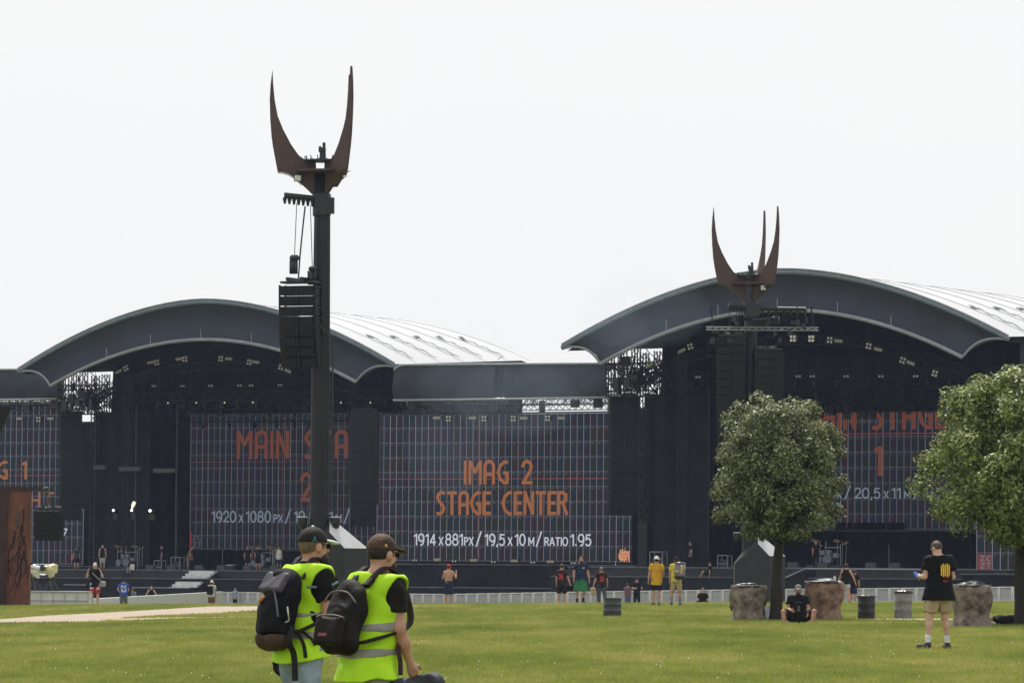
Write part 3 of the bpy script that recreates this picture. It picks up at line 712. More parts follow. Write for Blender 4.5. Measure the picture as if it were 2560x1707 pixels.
# black masking behind and under the side screens
def masking(fr, label, x0, x1, yl, ytop, zb):
    a = fr.hit(x0, ytop, yl); c = fr.hit(x1, ytop, yl); t = frame_thing(fr, 'masking_wall', label, 'wall', a[0], yl, 0); w = c[0] - a[0]
    B().grid([[(x, .1 * math.sin(x * 3), zb), (x, .1 * math.sin(x * 3), a[1])] for x in np.linspace(0, w, 60)]).build('drape', DRAPE, t)
    b = B(); b.box((w / 2, -1.2, (a[1] + zb) / 2 - .8), (w, 1.6, a[1] - zb - 1.6 if a[1] - zb > 2.2 else .5)); b.build('plinth', BLACKF, t)
    b = B(); b.box((w / 2, -2.04, a[1] - 1.6), (w, .06, .07)); b.box((w / 2, -.14, a[1] - .05), (w, .06, .06)); b.build('edge_strip', mat('edge_grey', (.13, .14, .16), .5, .2, 2), t)
def backing(fr, label, x0, x1, yl, z1, zb):
    a = fr.hit(x0, 1300, yl); c = fr.hit(x1, 1300, yl); t = frame_thing(fr, 'backing_drape', label, 'drape', a[0], yl, 0); w = c[0] - a[0]
    B().grid([[(x, .1 * math.sin(x * 4), zb), (x, .1 * math.sin(x * 4), z1)] for x in np.linspace(0, w, 30)]).build('fabric', DRAPE, t); B().box((w / 2, 0, z1), (w, .12, .12)).build('rail', TRUSS, t)
backing(MI, 'black drape behind the right end of the IMAG 2 screen', 1540, 1650, 1.1, 12.3, -1.5)
backing(MI, 'low black drape closing the gap under the IMAG 2 screen', 930, 1538, 1.2, 4.0, -1.5)
backing(ML, 'black drape behind the right end of the far left screen', 140, 262, 1.1, 12.2, -1.9)
masking(MI, 'black plinth under the IMAG 2 screen', 925, 1640, -.6, 1407, -1.5)
masking(ML, 'black plinth under the far left screen behind the pale platform', -300, 250, -.6, 1410, -1.9)
masking(MR, 'black plinth under the far right screen', 2405, 3000, -.6, 1432, -1.4)

# ------------------------------------------------------------------ stage lamps
def lamp_pos(fr, x, y, yl): q = fr.hit(x, y, yl); return fr.w(q[0], yl, q[1])
def blinder_proto():
    t = thing('blinder_light', '', 'lamp'); B().box((0, .16, 0), (.62, .26, .62)).box((0, .05, .40), (.08, .08, .25)).build('housing', BLACKM, t)
    for sx in (-1, 1):
        for sz in (-1, 1): B().lathe([(.02, -.03), (.085, -.02), (.10, .03)], n=10).build('lamp', LAMPW, t).matrix_local = Matrix.Translation((sx * .17, 0, sz * .17)) @ Matrix.Rotation(R(90), 4, 'X')
    return t
def strobe_proto():
    t = thing('strobe_light', '', 'lamp'); B().box((0, .14, 0), (.92, .20, .34)).box((0, .06, .26), (.1, .08, .25)).build('housing', BLACKM, t); B().box((0, .02, 0), (.84, .05, .26)).build('lamp', LAMPY, t); return t
def pair_proto():
    t = thing('twin_lamp', '', 'lamp'); B().box((0, .14, 0), (.62, .2, .26)).build('housing', BLACKM, t)
    for sx in (-1, 1): B().lathe([(.02, -.03), (.07, -.02), (.09, .03)], n=10).build('lamp', LAMPW, t).matrix_local = Matrix.Translation((sx * .17, 0, 0)) @ Matrix.Rotation(R(90), 4, 'X')
    return t
def spot_proto():
    t = thing('spot_lamp', '', 'lamp'); B().tube([(0, .3, .05), (0, .02, 0)], [.07, .11], 8).box((0, .15, .2), (.06, .06, .3)).build('housing', BLACKM, t)
    B().ball((0, 0, 0), .075, 8).build('lamp', mat('warm_spot', (1, .9, .7), .4, 0, 3, emit=(1, .86, .55), es=1.3), t); return t
_prot = {}
def lamps(kind, fr, yl, pts, label, group, tilt=None):
    fn = {'b': blinder_proto, 's': strobe_proto, 'p': pair_proto, 'o': spot_proto}[kind]
    for i, (x, y) in enumerate(pts):
        if kind not in _prot: _prot[kind] = fn(); o = _prot[kind]
        else: o = dup(_prot[kind])
        o.location = [float(v) for v in lamp_pos(fr, x, y, yl)]; o.rotation_euler = (0, tilt[i] if tilt else 0, -fr.a); o.scale = (.66, .66, .66); tag(o, label, 'lamp', group)
zz = lambda x, y: (x / 2.94, 700 + y / 2.94)
lamps('b', L, 2.4, [zz(*p) for p in ((925, 648), (1152, 605), (1358, 580), (1622, 578), (1832, 603), (2065, 640))], 'four cell blinder lamp on the arch truss of the left stage', 'blinder lamps on the left arch', [-.45, -.2, -.08, .08, .2, .35])
lamps('s', L, 2.4, [zz(*p) for p in ((870, 672), (1105, 605), (1315, 580), (1680, 578), (1880, 603), (2115, 668))], 'pale strobe bar on the arch truss of the left stage', 'strobe bars on the left arch', [-.45, -.1, -.05, .08, .12, .4])
lamps('p', L, 5.4, [zz(*p) for p in ((1130, 778), (1340, 778), (1548, 776), (1760, 774), (1845, 774), (2058, 772))], 'twin lamp in the middle row under the left stage roof', 'twin lamps in the left stage')
lamps('o', L, 9.4, [zz(*p) for p in ((1234, 903), (1442, 901), (1650, 900), (1858, 899), (2073, 899), (2286, 898))] + [(852, 1006), (926, 1006)], 'small glowing spot lamp in the lowest row of the left stage', 'spot lamps in the left stage')
z5 = lambda x, y: (1380 + x / 3.794, 640 + y / 3.794); z6 = lambda x, y: (1960 + x / 3.92, 640 + y / 3.92)
lamps('b', RS, 2.4, [z5(1310, 858), z5(1000, 1005), z6(448, 823), z6(830, 882), z6(1162, 1022), z6(1478, 1150)], 'four cell blinder lamp on the arch truss of the right stage', 'blinder lamps on the right arch', [-.3, -.5, .1, .2, .35, .3])
lamps('s', RS, 2.4, [z5(1228, 897), z5(925, 1035), z6(533, 832), z6(922, 915), z6(1240, 1048)], 'pale strobe bar on the arch truss of the right stage', 'strobe bars on the right arch', [-.4, -.5, .1, .25, .35])
lamps('p', RS, 5.4, [(1745, 942)] + [z6(x, 1177) for x in (140, 277, 610, 950, 1290)], 'twin lamp in the middle row under the right stage roof', 'twin lamps in the right stage')
zc = lambda x, y: (860 + x / 3.178, 1000 + y / 3.178)
lamps('s', MI, -.7, [zc(735, 140), zc(1020, 140), zc(1427, 142), zc(1725, 142)], 'pale strobe bar hung over the top edge of the IMAG 2 screen', 'strobe bars above the centre screen')
lamps('b', MI, -.7, [zc(829, 146), zc(1112, 146), zc(1344, 146), zc(1619, 144)], 'four cell blinder lamp hung over the top edge of the IMAG 2 screen', 'blinder lamps above the centre screen')
lamps('s', MI, -.7, [zc(742, 1266), zc(1028, 1270), zc(1352, 1275), zc(1640, 1281)], 'pale strobe bar at the foot of the IMAG 2 screen', 'strobe bars below the centre screen')
lamps('p', MI, -.7, [zc(562, 1270), zc(876, 1277), zc(1187, 1283), zc(1500, 1288), zc(1822, 1293)], 'twin lamp at the foot of the IMAG 2 screen', 'twin lamps below the centre screen')
lamps('s', ML, -.7, [(48, 1046), (126, 1046)], 'pale strobe bar hung over the far left screen', 'strobe bars above the far left screen')
lamps('b', ML, -.7, [(96, 1048)], 'four cell blinder lamp over the far left screen', None)
# three lit beams deep in the left stage
for i, (x, y, s) in enumerate(((283, 1275, .07), (329, 1275, .07), (375, 1276, .08))):
    p = lamp_pos(L, x, y, 6.8); t = thing('beam_lamp', ['lit beam lamp furthest left in the dark left stage', 'brightest lit beam lamp with a flare above it in the left stage', 'lit beam lamp right of the flare in the left stage'][i], 'lamp', p, -L.a, 'lit beam lamps in the left stage')
    B().tube([(0, .6, -.1), (0, .05, 0)], [.14, .17], 8).box((0, .4, -.45), (.4, .3, .5)).build('housing', BLACKM, t); B().ball((0, 0, 0), s * 1.1, 8).build('lamp', HOT, t)
    if i == 1: B().tube([(.02, 0, .12), (.12, .02, .4), (.22, .04, .62)], [.05, .14, .12], 8).build('lens', mat('lit_flare', (1, .9, .7), .5, .2, 4, emit=(1, .92, .65), es=.9), t, True)  # glowing shape modelled for the flare of light above the lamp

# ------------------------------------------------------------------ speaker hangs
def line_array(label, loc, rz, n, w, hc, dc, angs, group=None, bumper=True, g=.035):
    t = thing('line_array', label, 'speaker array', loc, rz, group); p = np.array([0.0, 0.0]); th = 0.0       # p: rear-top hinge (y,z)
    fy = 0.0; pos = np.array([0, -.12]); th = 0
    for i in range(n):
        th = R(angs[i]); c, s = math.cos(th), math.sin(th)
        dn = np.array([s, -c]); bk = np.array([c, s])
        b = B(); Y = lambda a, z: pos + bk * a + dn * z
        def quad(x0, x1, a0, a1, z0, z1):
            vs = []
            for a, z in ((a0, z0), (a1, z0), (a1, z1), (a0, z1)): q = Y(a, z); vs += [(x0, q[0], q[1]), (x1, q[0], q[1])]
            b._add(vs, [(0, 2, 3, 1), (2, 4, 5, 3), (4, 6, 7, 5), (6, 0, 1, 7), (0, 6, 4, 2), (1, 3, 5, 7)])
        quad(-w / 2, w / 2, .06, dc, g, hc); b.cur = 1
        for sx in (-1, 1): quad(sx * w * .26 - w * .20, sx * w * .26 + w * .20, 0, .06, g + .02, hc - .02)
        b.cur = 0; quad(-w * .035, w * .035, -.02, .06, g + .02, hc - .02)
        for sx in (-1, 1): quad(sx * (w / 2 + .03) - .025, sx * (w / 2 + .03) + .025, dc * .1, dc * .2, 0, hc); quad(sx * (w / 2 + .03) - .025, sx * (w / 2 + .03) + .025, dc * .8, dc * .9, 0, hc); quad(sx * (w / 2 + .03) - .025, sx * (w / 2 + .03) + .025, dc * .2, dc * .8, hc * .2, hc * .3)
        b.build('cabinet', [CABM, GRILLE], t)
        pos = pos + dn * hc
    if bumper:
        b = B(); b.box((0, dc * .5, -.03), (w * .98, dc * .9, .07)); b.box((-w * .2, dc * .5, .06), (.1, dc * 1.6, .12)).box((w * .2, dc * .5, .06), (.1, dc * 1.6, .12)); b.build('flying_frame', BLACKM, t)
    return t
def hang(fr, label, yl, x0, x1, yt, yb, rz, n=14):
    a = fr.hit((x0 + x1) / 2, yt, yl); e = fr.hit((x0 + x1) / 2, yb, yl); h = (a[1] - e[1]) / n
    d = np.linalg.norm(fr.w(a[0], yl, 0)[:2]); w = (x1 - x0) / ppm(d) * .93
    line_array(label, fr.w(a[0], yl, a[1]), rz, n, w, h, .7, [min(12, max(0, (i - 7)) * 1.6) for i in range(n)], 'main speaker hangs beside the screens', True, .010)
hang(L, 'tall black speaker hang right of the far left screen', 4.2, 152, 206, 1022, 1296, R(8))
hang(L, 'tall black speaker hang between the MAIN STAGE 2 and IMAG 2 screens', -.5, 874, 943, 1022, 1312, R(-10))
hang(RS, 'tall black speaker hang right of the IMAG 2 screen', 4.2, 1526, 1600, 985, 1284, R(8))
def pillar(fr, label, x0, x1, yl, yt, zb):
    a = fr.hit(x0, yt, yl); c = fr.hit(x1, yt, yl); t = frame_thing(fr, 'side_fill_stack', label, 'speaker stack', a[0], yl, 0); w = c[0] - a[0]; b = B(); n = 5; h = (a[1] - zb) / n
    for i in range(n): b = B(); b.box((w / 2, .4, zb + h * (i + .5)), (w, .8, h - .04)); b.build('cabinet', CABM, t, bevel=.02)
pillar(RS, 'grey black stack of speakers on the deck right of the burst emblem', 1594, 1618, 1.5, 1306, 1.7)
# black border drape hiding the top of the right rear screen
def border(fr, label, x0, x1, yt, yb, yl):
    a = fr.hit(x0, yb, yl); c = fr.hit(x1, yt, yl); t = frame_thing(fr, 'border_drape', label, 'drape', a[0], yl, a[1])
    w, h = c[0] - a[0], c[1] - a[1]
    B().grid([[(x, .08 * math.sin(x * 4), 0), (x, .08 * math.sin(x * 4), h)] for x in np.linspace(0, w, 80)]).build('fabric', DRAPE, t)
    b = B(); rg = random.Random(4)
    for i in range(26): x = rg.uniform(0, w); b.box((x, -.2, rg.uniform(-.35, .3)), (rg.uniform(.2, .5), .3, rg.uniform(.3, .9)))
    b.truss((0, -.2, .25), (w, -.2, .25), .4, .03, .4); b.build('lighting_beam', TRUSS, t)
def catwalk(fr, label, spans, yl):
    a = fr.hit(spans[0][0], spans[0][2], yl); t = frame_thing(fr, 'catwalk', label, 'catwalk', a[0], yl, a[1]); gm = mat('catwalk_grey', (.085, .088, .10), .6, .2, 4)
    b = B()
    for x0, x1, y in spans: p, q = fr.hit(x0, y, yl), fr.hit(x1, y, yl); b.box(((p[0] + q[0]) / 2 - a[0], 0, p[1] - a[1]), (q[0] - p[0], .4, .30))
    b.build('platform', gm, t); b = B()
    for x in (spans[0][0], (spans[0][0] + spans[-1][1]) / 2, spans[-1][1]): p = fr.hit(x, spans[0][2], yl); b.tube([(p[0] - a[0], .1, 1.3 - a[1]), (p[0] - a[0], .1, 13.4 - a[1])], .07, 6)
    b.build('post', mat('post_dark', (.05, .052, .06), .6, .2, 4), t)
catwalk(L, 'grey catwalk platform in the dark left half of the left stage', [(236, 267, 1168), (300, 352, 1172), (386, 440, 1176)], 8.2)
catwalk(RS, 'dim catwalk platform in the dark left half of the right stage', [(1640, 1690, 1120), (1715, 1770, 1124)], 9.2)
border(RS, 'black border drape with a lighting beam across the top of the right rear screen', 1850, 2520, 880, 1034, 14.2)
border(L, 'black border drape across the top of the MAIN STAGE 2 screen', 450, 1075, 960, 1016, 14.4)

# ================================================================== SPEAKER TOWERS WITH HORNS
def hornpoly():
    pts = [(228, 200), (213, 330), (206, 470), (212, 640), (225, 800), (240, 900), (262, 1010), (283, 1118), (330, 1121), (380, 1135), (430, 1165), (500, 1228), (560, 1282), (612, 1335), (622, 1335), (626, 1060), (622, 1022), (530, 1008), (470, 968), (400, 870), (330, 740), (280, 620), (252, 480), (236, 330), (231, 240)]
    return [((680 - x) / 3.565 / 75, 1.40 + (1424.6 - (120 + y / 3.565)) / 75) for x, y in pts]
HP = hornpoly()
def speaker_tower(label, loc, ph, arms, box_flip=1, H=14.7, ground=0.0):
    t = thing('speaker_tower', label, 'tower', loc, 0, 'horned speaker towers')
    B().lathe([(.33, 0), (.325, 2), (.30, 7), (.262, 12), (.25, H)], n=20).build('pole', STEELB, t, True)
    for a in (180 + ph, 57 + ph, -57 + ph):
        c, s = math.cos(R(a)), math.sin(R(a)); b = B(); n = len(HP)
        vs = [(r * c - o * s, r * s + o * c, z) for o in (-.045, .045) for r, z in HP]
        b._add(vs, [tuple(range(n)), tuple(range(2 * n - 1, n - 1, -1))] + [(i, i + n, (i + 1) % n + n, (i + 1) % n) for i in range(n)])
        h = b.build('horn', HORN, t)
        f = B(); pr = HP[7:12]; f.grid([[(r * c - o * s, r * s + o * c, z - .03) for o in np.linspace(-.19, .19, 5)] for r, z in pr]); f.build('flange', HORN, h)
    b = B(); b.lathe([(.30, 14.62 - .03), (.86, 14.62), (.86, 14.68), (.30, 14.66)], n=28); b.build('ring_plate', HORN, t)
    b = B()
    b.lathe([(.15, 14.98), (.60, 14.98), (.60, 15.03), (.15, 15.03)], n=20)
    for i in range(14): a = i * 2 * math.pi / 14; b.tube([(.58 * math.cos(a), .58 * math.sin(a), 15.0), (.58 * math.cos(a), .58 * math.sin(a), 15.16)], .016, 4)
    b.build('platform', BLACKM, t)
    b = B(); b.box((.02, -.1, 15.22), (.20, .20, .42)); b.box((.06, -.1, 15.5), (.10, .12, .22)); b.box((-.07, -.08, 15.38), (.1, .14, .2)); b.build('beacon', BLACKM, t, bevel=.015)
    for a, zf in ([(180 + ph, 14.42)] if len(arms) == 1 else [(-57 + ph, 14.45)]):
        c, s = math.cos(R(a)), math.sin(R(a)); q = np.array([.80 * c, .80 * s - .12, zf])
        fl = B(); fl.box(q, (.26, .14, .24), Matrix.Rotation(R(-14), 3, 'X')); o = fl.build('floodlight', BLACKM, t, bevel=.015)
        B().box(q + np.array([0, -.085, -.02]), (.21, .01, .19), Matrix.Rotation(R(-14), 3, 'X')).build('lens', mat('flood_glass', (.62, .62, .52), .25, .05, 4), o)
    b = B(); b.box((.20, -.06, 13.50), (.44, .46, .52)); b.lathe([(.29, 13.15), (.305, 13.2), (.305, 13.85), (.29, 13.9)], n=18); b.build('collar', BLACKM, t)
    b = B()
    for i in range(9): b.box((.30 - i * .004, -.10, 3.6 + i * 1.1), (.05, .08, .10))
    b.tube([(.31, -.1, 3.0), (.30, -.10, 8), (.27, -.1, 13.2)], .022, 5); b.build('cable_clips', BLACKM, t)
    for x0, x1, z, dz, yy in arms:
        b = B(); sg = 1 if x1 > x0 else -1
        b.tube([(x0, yy * .3, z), (x1, yy, z + dz)], .10, 10); arm = b.build('arm', BLACKM, t)
        for k in range(7):
            f = .18 + .8 * k / 6; p = np.array([x0 + (x1 - x0) * f, yy * (.3 + .7 * f), z + dz * f - .08])
            B().tube([p, p + (0, 0, -.2)], [.075, .035], 8).build('lug', BLACKM, arm)
    # angular ballast housing; sloped lid coloured pale to stand in for sunlight
    A_, Bq, Cq, Dq = (.36, 0, 3.12), (1.62, .28, 2.08), (.87, -.47, 2.08), (.36, -.49, 2.61)
    pts = [A_, Bq, Cq, Dq, (-.66, -.42, 1.75), (-.66, .6, 1.75), (.30, .6, 2.6), (1.62, .6, 2.08)]
    bot = [(p[0], p[1], -.3) for p in pts]
    bm = bmesh.new()
    for p in pts + bot: bm.verts.new(p)
    bmesh.ops.convex_hull(bm, input=list(bm.verts)); me = bpy.data.meshes.new('housing'); bm.to_mesh(me); bm.free(); link('housing', me, mat('housing_dark', (.024, .024, .026), .5, .12, 1.0, .05), t)
    off = _n((1, -1, 1)) * .012; lid = B(); lid._add([np.array(p) + off for p in (A_, Bq, Cq, Dq)], [(0, 3, 2, 1)]); lid._add([np.array(p) + off * .2 for p in (A_, Bq, Cq, Dq)], [(0, 1, 2, 3)]); lid.build('lid', SUNLID, t)
    for sg in (-1, 1):
        b = B(); b.tube([(sg * .30, -.1, 3.05), (sg * .52, -.12, 3.05)], .03, 5); b.lathe([(.05, 2.72), (.13, 2.78), (.17, 2.95), (.175, 3.10)], (sg * .55, -.12, 0), 14); s_ = b.build('uplight', BLACKM, t)
        B().lathe([(.02, 3.10), (.165, 3.10), (.17, 3.13), (.02, 3.125)], (sg * .55, -.12, 0), 14).build('lens', mat('uplight_glass', (.8, .82, .84), .2, .02, 3), s_)
    return t
T1 = np.array([(801 - 1280) / 75.0, 160, 0.0]); T1[2] = gz(T1[0], T1[1])
tx = lambda x, d=160: (x - 808) / ppm(d)
speaker_tower('tall dark speaker tower with rusty horns rising left of centre, nearest the camera', T1, 3, [(-.1, -1.25, 13.72, .10, -.25)])
zrel = lambda y, d, x=810: CZ + (hor(x) - y) / ppm(d)
ztop = zrel(705, 160)
la = line_array('curved black speaker array hung from the arm of the nearest horned tower', T1 + np.array([tx(748), -.55, ztop - T1[2]]), R(-24), 8, 1.28, .345, .62, [1, 1.5, 2.5, 4, 6, 9, 12, 15])
b = B(); l0 = np.array([tx(748), -.55, ztop - T1[2]])
def hoist(par, top, bot, sz, nm='hoist'):
    M = par.matrix_basis.inverted(); f = lambda p: np.array(M @ Vector([float(v) for v in p]))
    o = B().tube([f(top), f(bot)], .014, 5).build('chain', BLACKM, par)
    p = f(bot); h = B().ball(p, sz, 10, (1.25, .8, .85)).box(p + np.array([-.06, 0, -.30]), (.17, .15, .46)).box(p + np.array([.09, 0, -.28]), (.05, .06, .5)).build(nm, BLACKM, par, True)
bpy.context.view_layer.update()
yw = T1[1] - .5
P1 = lambda x, y: at(x, y, yw)
hoist(la, P1(742, 508), P1(736, 645), .15)
hoist(la, P1(776, 512), P1(781, 672), .12)
M = la.matrix_basis.inverted(); f = lambda p: np.array(M @ Vector([float(v) for v in p]))
B().tube([f(P1(763, 516)), f(P1(758, 560)), f(P1(750, 640)), f(P1(746, 697))], .028, 5).tube([f(P1(790, 520)), f(P1(791, 690))], .010, 4).build('cable', BLACKM, la)
B().tube([P1(795, 805) - T1, P1(812, 830) - T1, P1(831, 845) - T1, P1(832, 900) - T1, P1(829, 1280) - T1], .03, 5).build('cable', BLACKM, bpy.data.objects['speaker_tower'])
# second tower, in front of the right stage
T2 = np.array([(1875.5 - 1280) / 56.0, 214, 0.0]); T2[2] = at(1875, 1506, 214)[2]
t2x = lambda x: (x - 1882) / 56.0
d2 = 13.0
z2 = lambda y: CZ + (hor(1880) - y) / 56.0 - T2[2]
speaker_tower('horned speaker tower standing before the right stage behind the round tree', T2, 9, [(-.1, t2x(1826), z2(771), .10, -.3), (.1, t2x(2020), z2(772), -.02, -.2), (.1, t2x(1952), z2(802), .10, -.5)], H=12.6)
for o in list(bpy.data.objects):                                  # the horn crown of the second tower sits a little lower
    if o.parent and o.parent.name == 'speaker_tower.001' and o.name.split('.')[0] in ('horn', 'ring_plate', 'platform', 'beacon', 'floodlight', 'collar'): o.location.z = z2(772) - 13.55
line_array('wide black speaker array left of the second horned tower', T2 + np.array([t2x(1831), -.6, z2(838)]), R(-14), 15, 1.18, .37, .65, [0, .5, 1, 1, 1.5, 2, 2.5, 3, 4, 5, 6, 7, 8, 9, 10])
line_array('wide black speaker array right of the second horned tower', T2 + np.array([t2x(1929), -.6, z2(872)]), R(12), 12, 1.2, .37, .65, [0, .5, 1, 1.5, 2, 3, 4, 5, 7, 9, 11, 13])
tb = thing('light_bar', 'silver light bar with lamps across the second tower in front of the right stage', 'light bar', T2 + np.array([0, -.15, z2(824)]))
B().truss((t2x(1770), -.4, 0), (t2x(2050), -.4, 0), .13, .022, .3).build('bar', mat('bar_grey', (.26, .27, .29), .4, .1, 4), tb)
b = B(); rg = random.Random(8)
for i in range(26):
    x = t2x(rg.choice([rg.uniform(1772, 1800), rg.uniform(1820, 1860), rg.uniform(1910, 1965), rg.uniform(1975, 2040)])); b.box((x, -.4 + rg.gauss(0, .1), rg.uniform(-.6, .55)), (rg.uniform(.06, .22), .15, rg.uniform(.08, .3)))
    if i % 2: b.tube([(x, -.4, .1), (x + rg.gauss(0, .1), -.4, 1.0)], .015, 4)
b.build('fittings', BLACKM, tb)
for x, z in ((1982, -.35), (2028, -.35)):
    for i in range(4): B().box((t2x(x) + (i % 2) * .14, -.55, z - (i // 2) * .16), (.10, .06, .11)).build('lamp', LAMPW, tb)

# ================================================================== RUST GATE AND HANGING SPEAKER AT FAR LEFT
G = at(36, 1508, 184); gp = thing('gate_pillar', 'rust red steel pillar with black root drawing at the left edge', 'pillar', (G[0], G[1], G[2]))
gx = lambda x: (x - 36) / ppm(184); gzz = lambda y: (1508 - y) / ppm(184)
b = B(); b.prism([(gx(-70), -.2), (gx(73), -.2), (gx(73), gzz(1226)), (gx(-70), gzz(1226))], 0, .5); b.build('post', RUST, gp, bevel=.01)
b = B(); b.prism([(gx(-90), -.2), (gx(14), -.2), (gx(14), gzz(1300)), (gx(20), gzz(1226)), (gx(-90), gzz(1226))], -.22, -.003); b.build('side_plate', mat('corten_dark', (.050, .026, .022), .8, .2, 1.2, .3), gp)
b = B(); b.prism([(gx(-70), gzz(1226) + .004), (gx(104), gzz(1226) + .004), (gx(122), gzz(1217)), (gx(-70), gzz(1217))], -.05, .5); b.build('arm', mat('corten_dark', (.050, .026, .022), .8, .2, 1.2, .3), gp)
rg = random.Random(11); b = B()
def root(x, z, dx, n, r):
    pts = [(x, -.012, z)]
    for i in range(n):
        x += dx + rg.gauss(0, .045); z -= rg.uniform(.10, .22); x = min(max(x, gx(20)), gx(70)); pts.append((x, -.012 - .004 * (i % 2), z))
        if rg.random() < .35 and r > .014: root(x, z, rg.choice([-.07, .07]), max(2, n - i - 3), r * .6)
    b.tube(pts, [max(.006, r * (1 - .7 * i / n)) for i in range(n + 1)], 5)
for x, z, dx, n in ((gx(52), 3.0, .02, 12), (gx(56), 3.6, -.02, 7), (gx(45), 2.2, -.03, 9), (gx(58), 2.6, .0, 10), (gx(34), 2.8, -.02, 11), (gx(60), 2.0, -.05, 8)): root(x, z, dx, n, .034)
b.build('root_drawing', mat('drawn_black', (.045, .024, .020), .9, .3, 4), gp)
b = B(); b.box((gx(42), -.02, gzz(1303)), (.11, .03, .62)); b.build('oval_inlay', mat('grey_inlay', (.10, .085, .08), .8, .2, 5), gp, bevel=.012)
la = line_array('small flat black speaker array hanging beside the rust pillar', at(121, 1270, 183.5), R(-4), 6, .98, .185, .45, [0, 0, .5, 1, 1.5, 2], None, True, .006)
bpy.context.view_layer.update(); M = la.matrix_basis.inverted(); f = lambda p: np.array(M @ Vector([float(v) for v in p]))
Pq = lambda x, y: at(x, y, 183.7)
B().tube([f(Pq(113, 1219)), f(Pq(118, 1236)), f(Pq(121, 1250)), f(Pq(119, 1268))], [.03, .02, .05, .03], 6).ball(f(Pq(116, 1222)), .12, 8, (1.2, .7, .8)).ball(f(Pq(117, 1233)), .10, 8).box(f(Pq(121, 1248)), (.14, .14, .2)).build('hoist', mat('hoist_dark', (.07, .06, .058), .4, .4, 8), la)
B().box(f(Pq(121, 1266)), (.92, .5, .05)).build('frame', mat('frame_grey', (.22, .24, .25), .4, .2, 4), la)
B().box(f(Pq(117, 1269)) - np.array([0, .3, 0]), (.09, .02, .02)).build('status_light', mat('green_led', (.1, .4, .1), .4, 0, 3, emit=(.2, .8, .15), es=.35), la)
cn = thing('hanging_panel', 'black slanted panel corner hanging in at the left edge', 'panel', at(0, 1050, 120))
q = 120 / F; B().prism([(-2.6, (1050 - 1017) * q), (30 * q, (1050 - 1017) * q), (22 * q, (1050 - 1036) * q), (8 * q, (1050 - 1070) * q), (-1 * q, (1050 - 1090) * q), (-2.6, (1050 - 1180) * q)], -.15, .15).build('panel', mat('panel_black', (.012, .012, .013), .8, .2, 3), cn)
B().tube([(-2.4, 0, -5.5), (-2.4, 0, .2)], .12, 10).build('mast', BLACKM, cn)

# ================================================================== CROWD BARRIER
BAR = mat('barrier_grey', (.66, .66, .68), .5, .12, 2.5, .1); BARM = mat('barrier_mesh', (.46, .46, .49), .6, .12, 6, .3)
bA, bC = at(548, 1478, 318), at(2640, 1468, 262)
bA[2] = bC[2] = 0
nb = int(np.linalg.norm(bC - bA) / 1.04); bd = (bC - bA) / nb; bang = math.atan2(bd[1], bd[0]); bw = np.linalg.norm(bd)
def zbar(i):
    p = bA + bd * i; x = 1280 + p[0] / p[1] * F; ytop = np.interp(x, [500, 800, 1100, 1500, 1800, 2100, 2560], [1479, 1480, 1484, 1477, 1473, 1470, 1465]); return at(x, ytop, p[1])[2] - 1.2
proto = None
LB = 'grey metal crowd barrier section in the row before the stages'
for i in range(nb):
    if proto is None:
        t = thing('barrier_section', LB, 'barrier', (0, 0, 0), 0, 'crowd barrier sections before the stages'); w = bw - .05
        b = B(); b.box((w / 2, .03, .58), (w - .08, .02, 1.06))
        for k in range(9): b.box((.10 + (w - .2) * k / 8, .012, .58), (.035, .02, 1.04))
        b.build('panel', BARM, t)
        b = B(); b.box((w / 2, 0, 1.17), (w, .09, .07)).box((w / 2, 0, .04), (w, .09, .07)).box((.035, 0, .6), (.07, .08, 1.07)).box((w - .035, 0, .6), (.07, .08, 1.07)).box((w / 2, -.005, .44), (w - .14, .07, .045)); b.build('frame', BAR, t)
        b = B(); b.bar((.1, .05, 1.0), (.1, .9, .03), .05).bar((w - .1, .05, 1.0), (w - .1, .9, .03), .05).box((w / 2, .5, .02), (w, .9, .03)); b.build('brace', BAR, t)
        proto = t; o = t
    else: o = dup(proto)
    p = bA + bd * i; o.location = (p[0], p[1], zbar(i)); o.rotation_euler = (0, 0, bang + random.gauss(0, .012))
# pale platform wall with the wrapped cameras
PW = mat('platform_pale', (.60, .60, .59), .6, .06, 2, .08)
p0 = at(73, 1508, 196); pt = thing('camera_platform', 'pale grey panelled platform right of the rust pillar carrying wrapped cameras', 'platform', (p0[0], p0[1], p0[2]))
pw = (220 - 73) / ppm(196); ph_ = (1508 - 1478.5) / ppm(196)
B().box((pw / 2, .9, ph_ / 2 - .3), (pw, 1.7, ph_ + .6)).build('body', PW, pt)
b = B(); b.box((pw / 2, .88, ph_ + .016), (pw + .06, 1.8, .03)); b.box((pw / 2, .03, ph_ * .28), (pw, .03, .02))
for i in range(6): b.box((pw * i / 5, .03, ph_ * .5), (.025, .03, ph_))
b.build('trim', ALU, pt)
cA, cC = at(220, 1497, 250), at(560, 1478, 310)
low = thing('low_wall', 'low grey wall running behind the photographer and the man in blue', 'wall', (cA[0], cA[1], 0)); dd = cC - cA; ang = math.atan2(dd[1], dd[0]); Ln = np.linalg.norm(dd[:2]); low.rotation_euler = (0, 0, ang)
b = B(); b._add([(0, 0, cA[2] - 1.5), (Ln, 0, cC[2] - 1.5), (Ln, 0, cC[2]), (0, 0, cA[2]), (0, .3, cA[2] - 1.5), (Ln, .3, cC[2] - 1.5), (Ln, .3, cC[2]), (0, .3, cA[2])], [(0, 1, 2, 3), (7, 6, 5, 4), (3, 2, 6, 7), (0, 3, 7, 4), (1, 5, 6, 2)])
b.build('wall', PW, low)
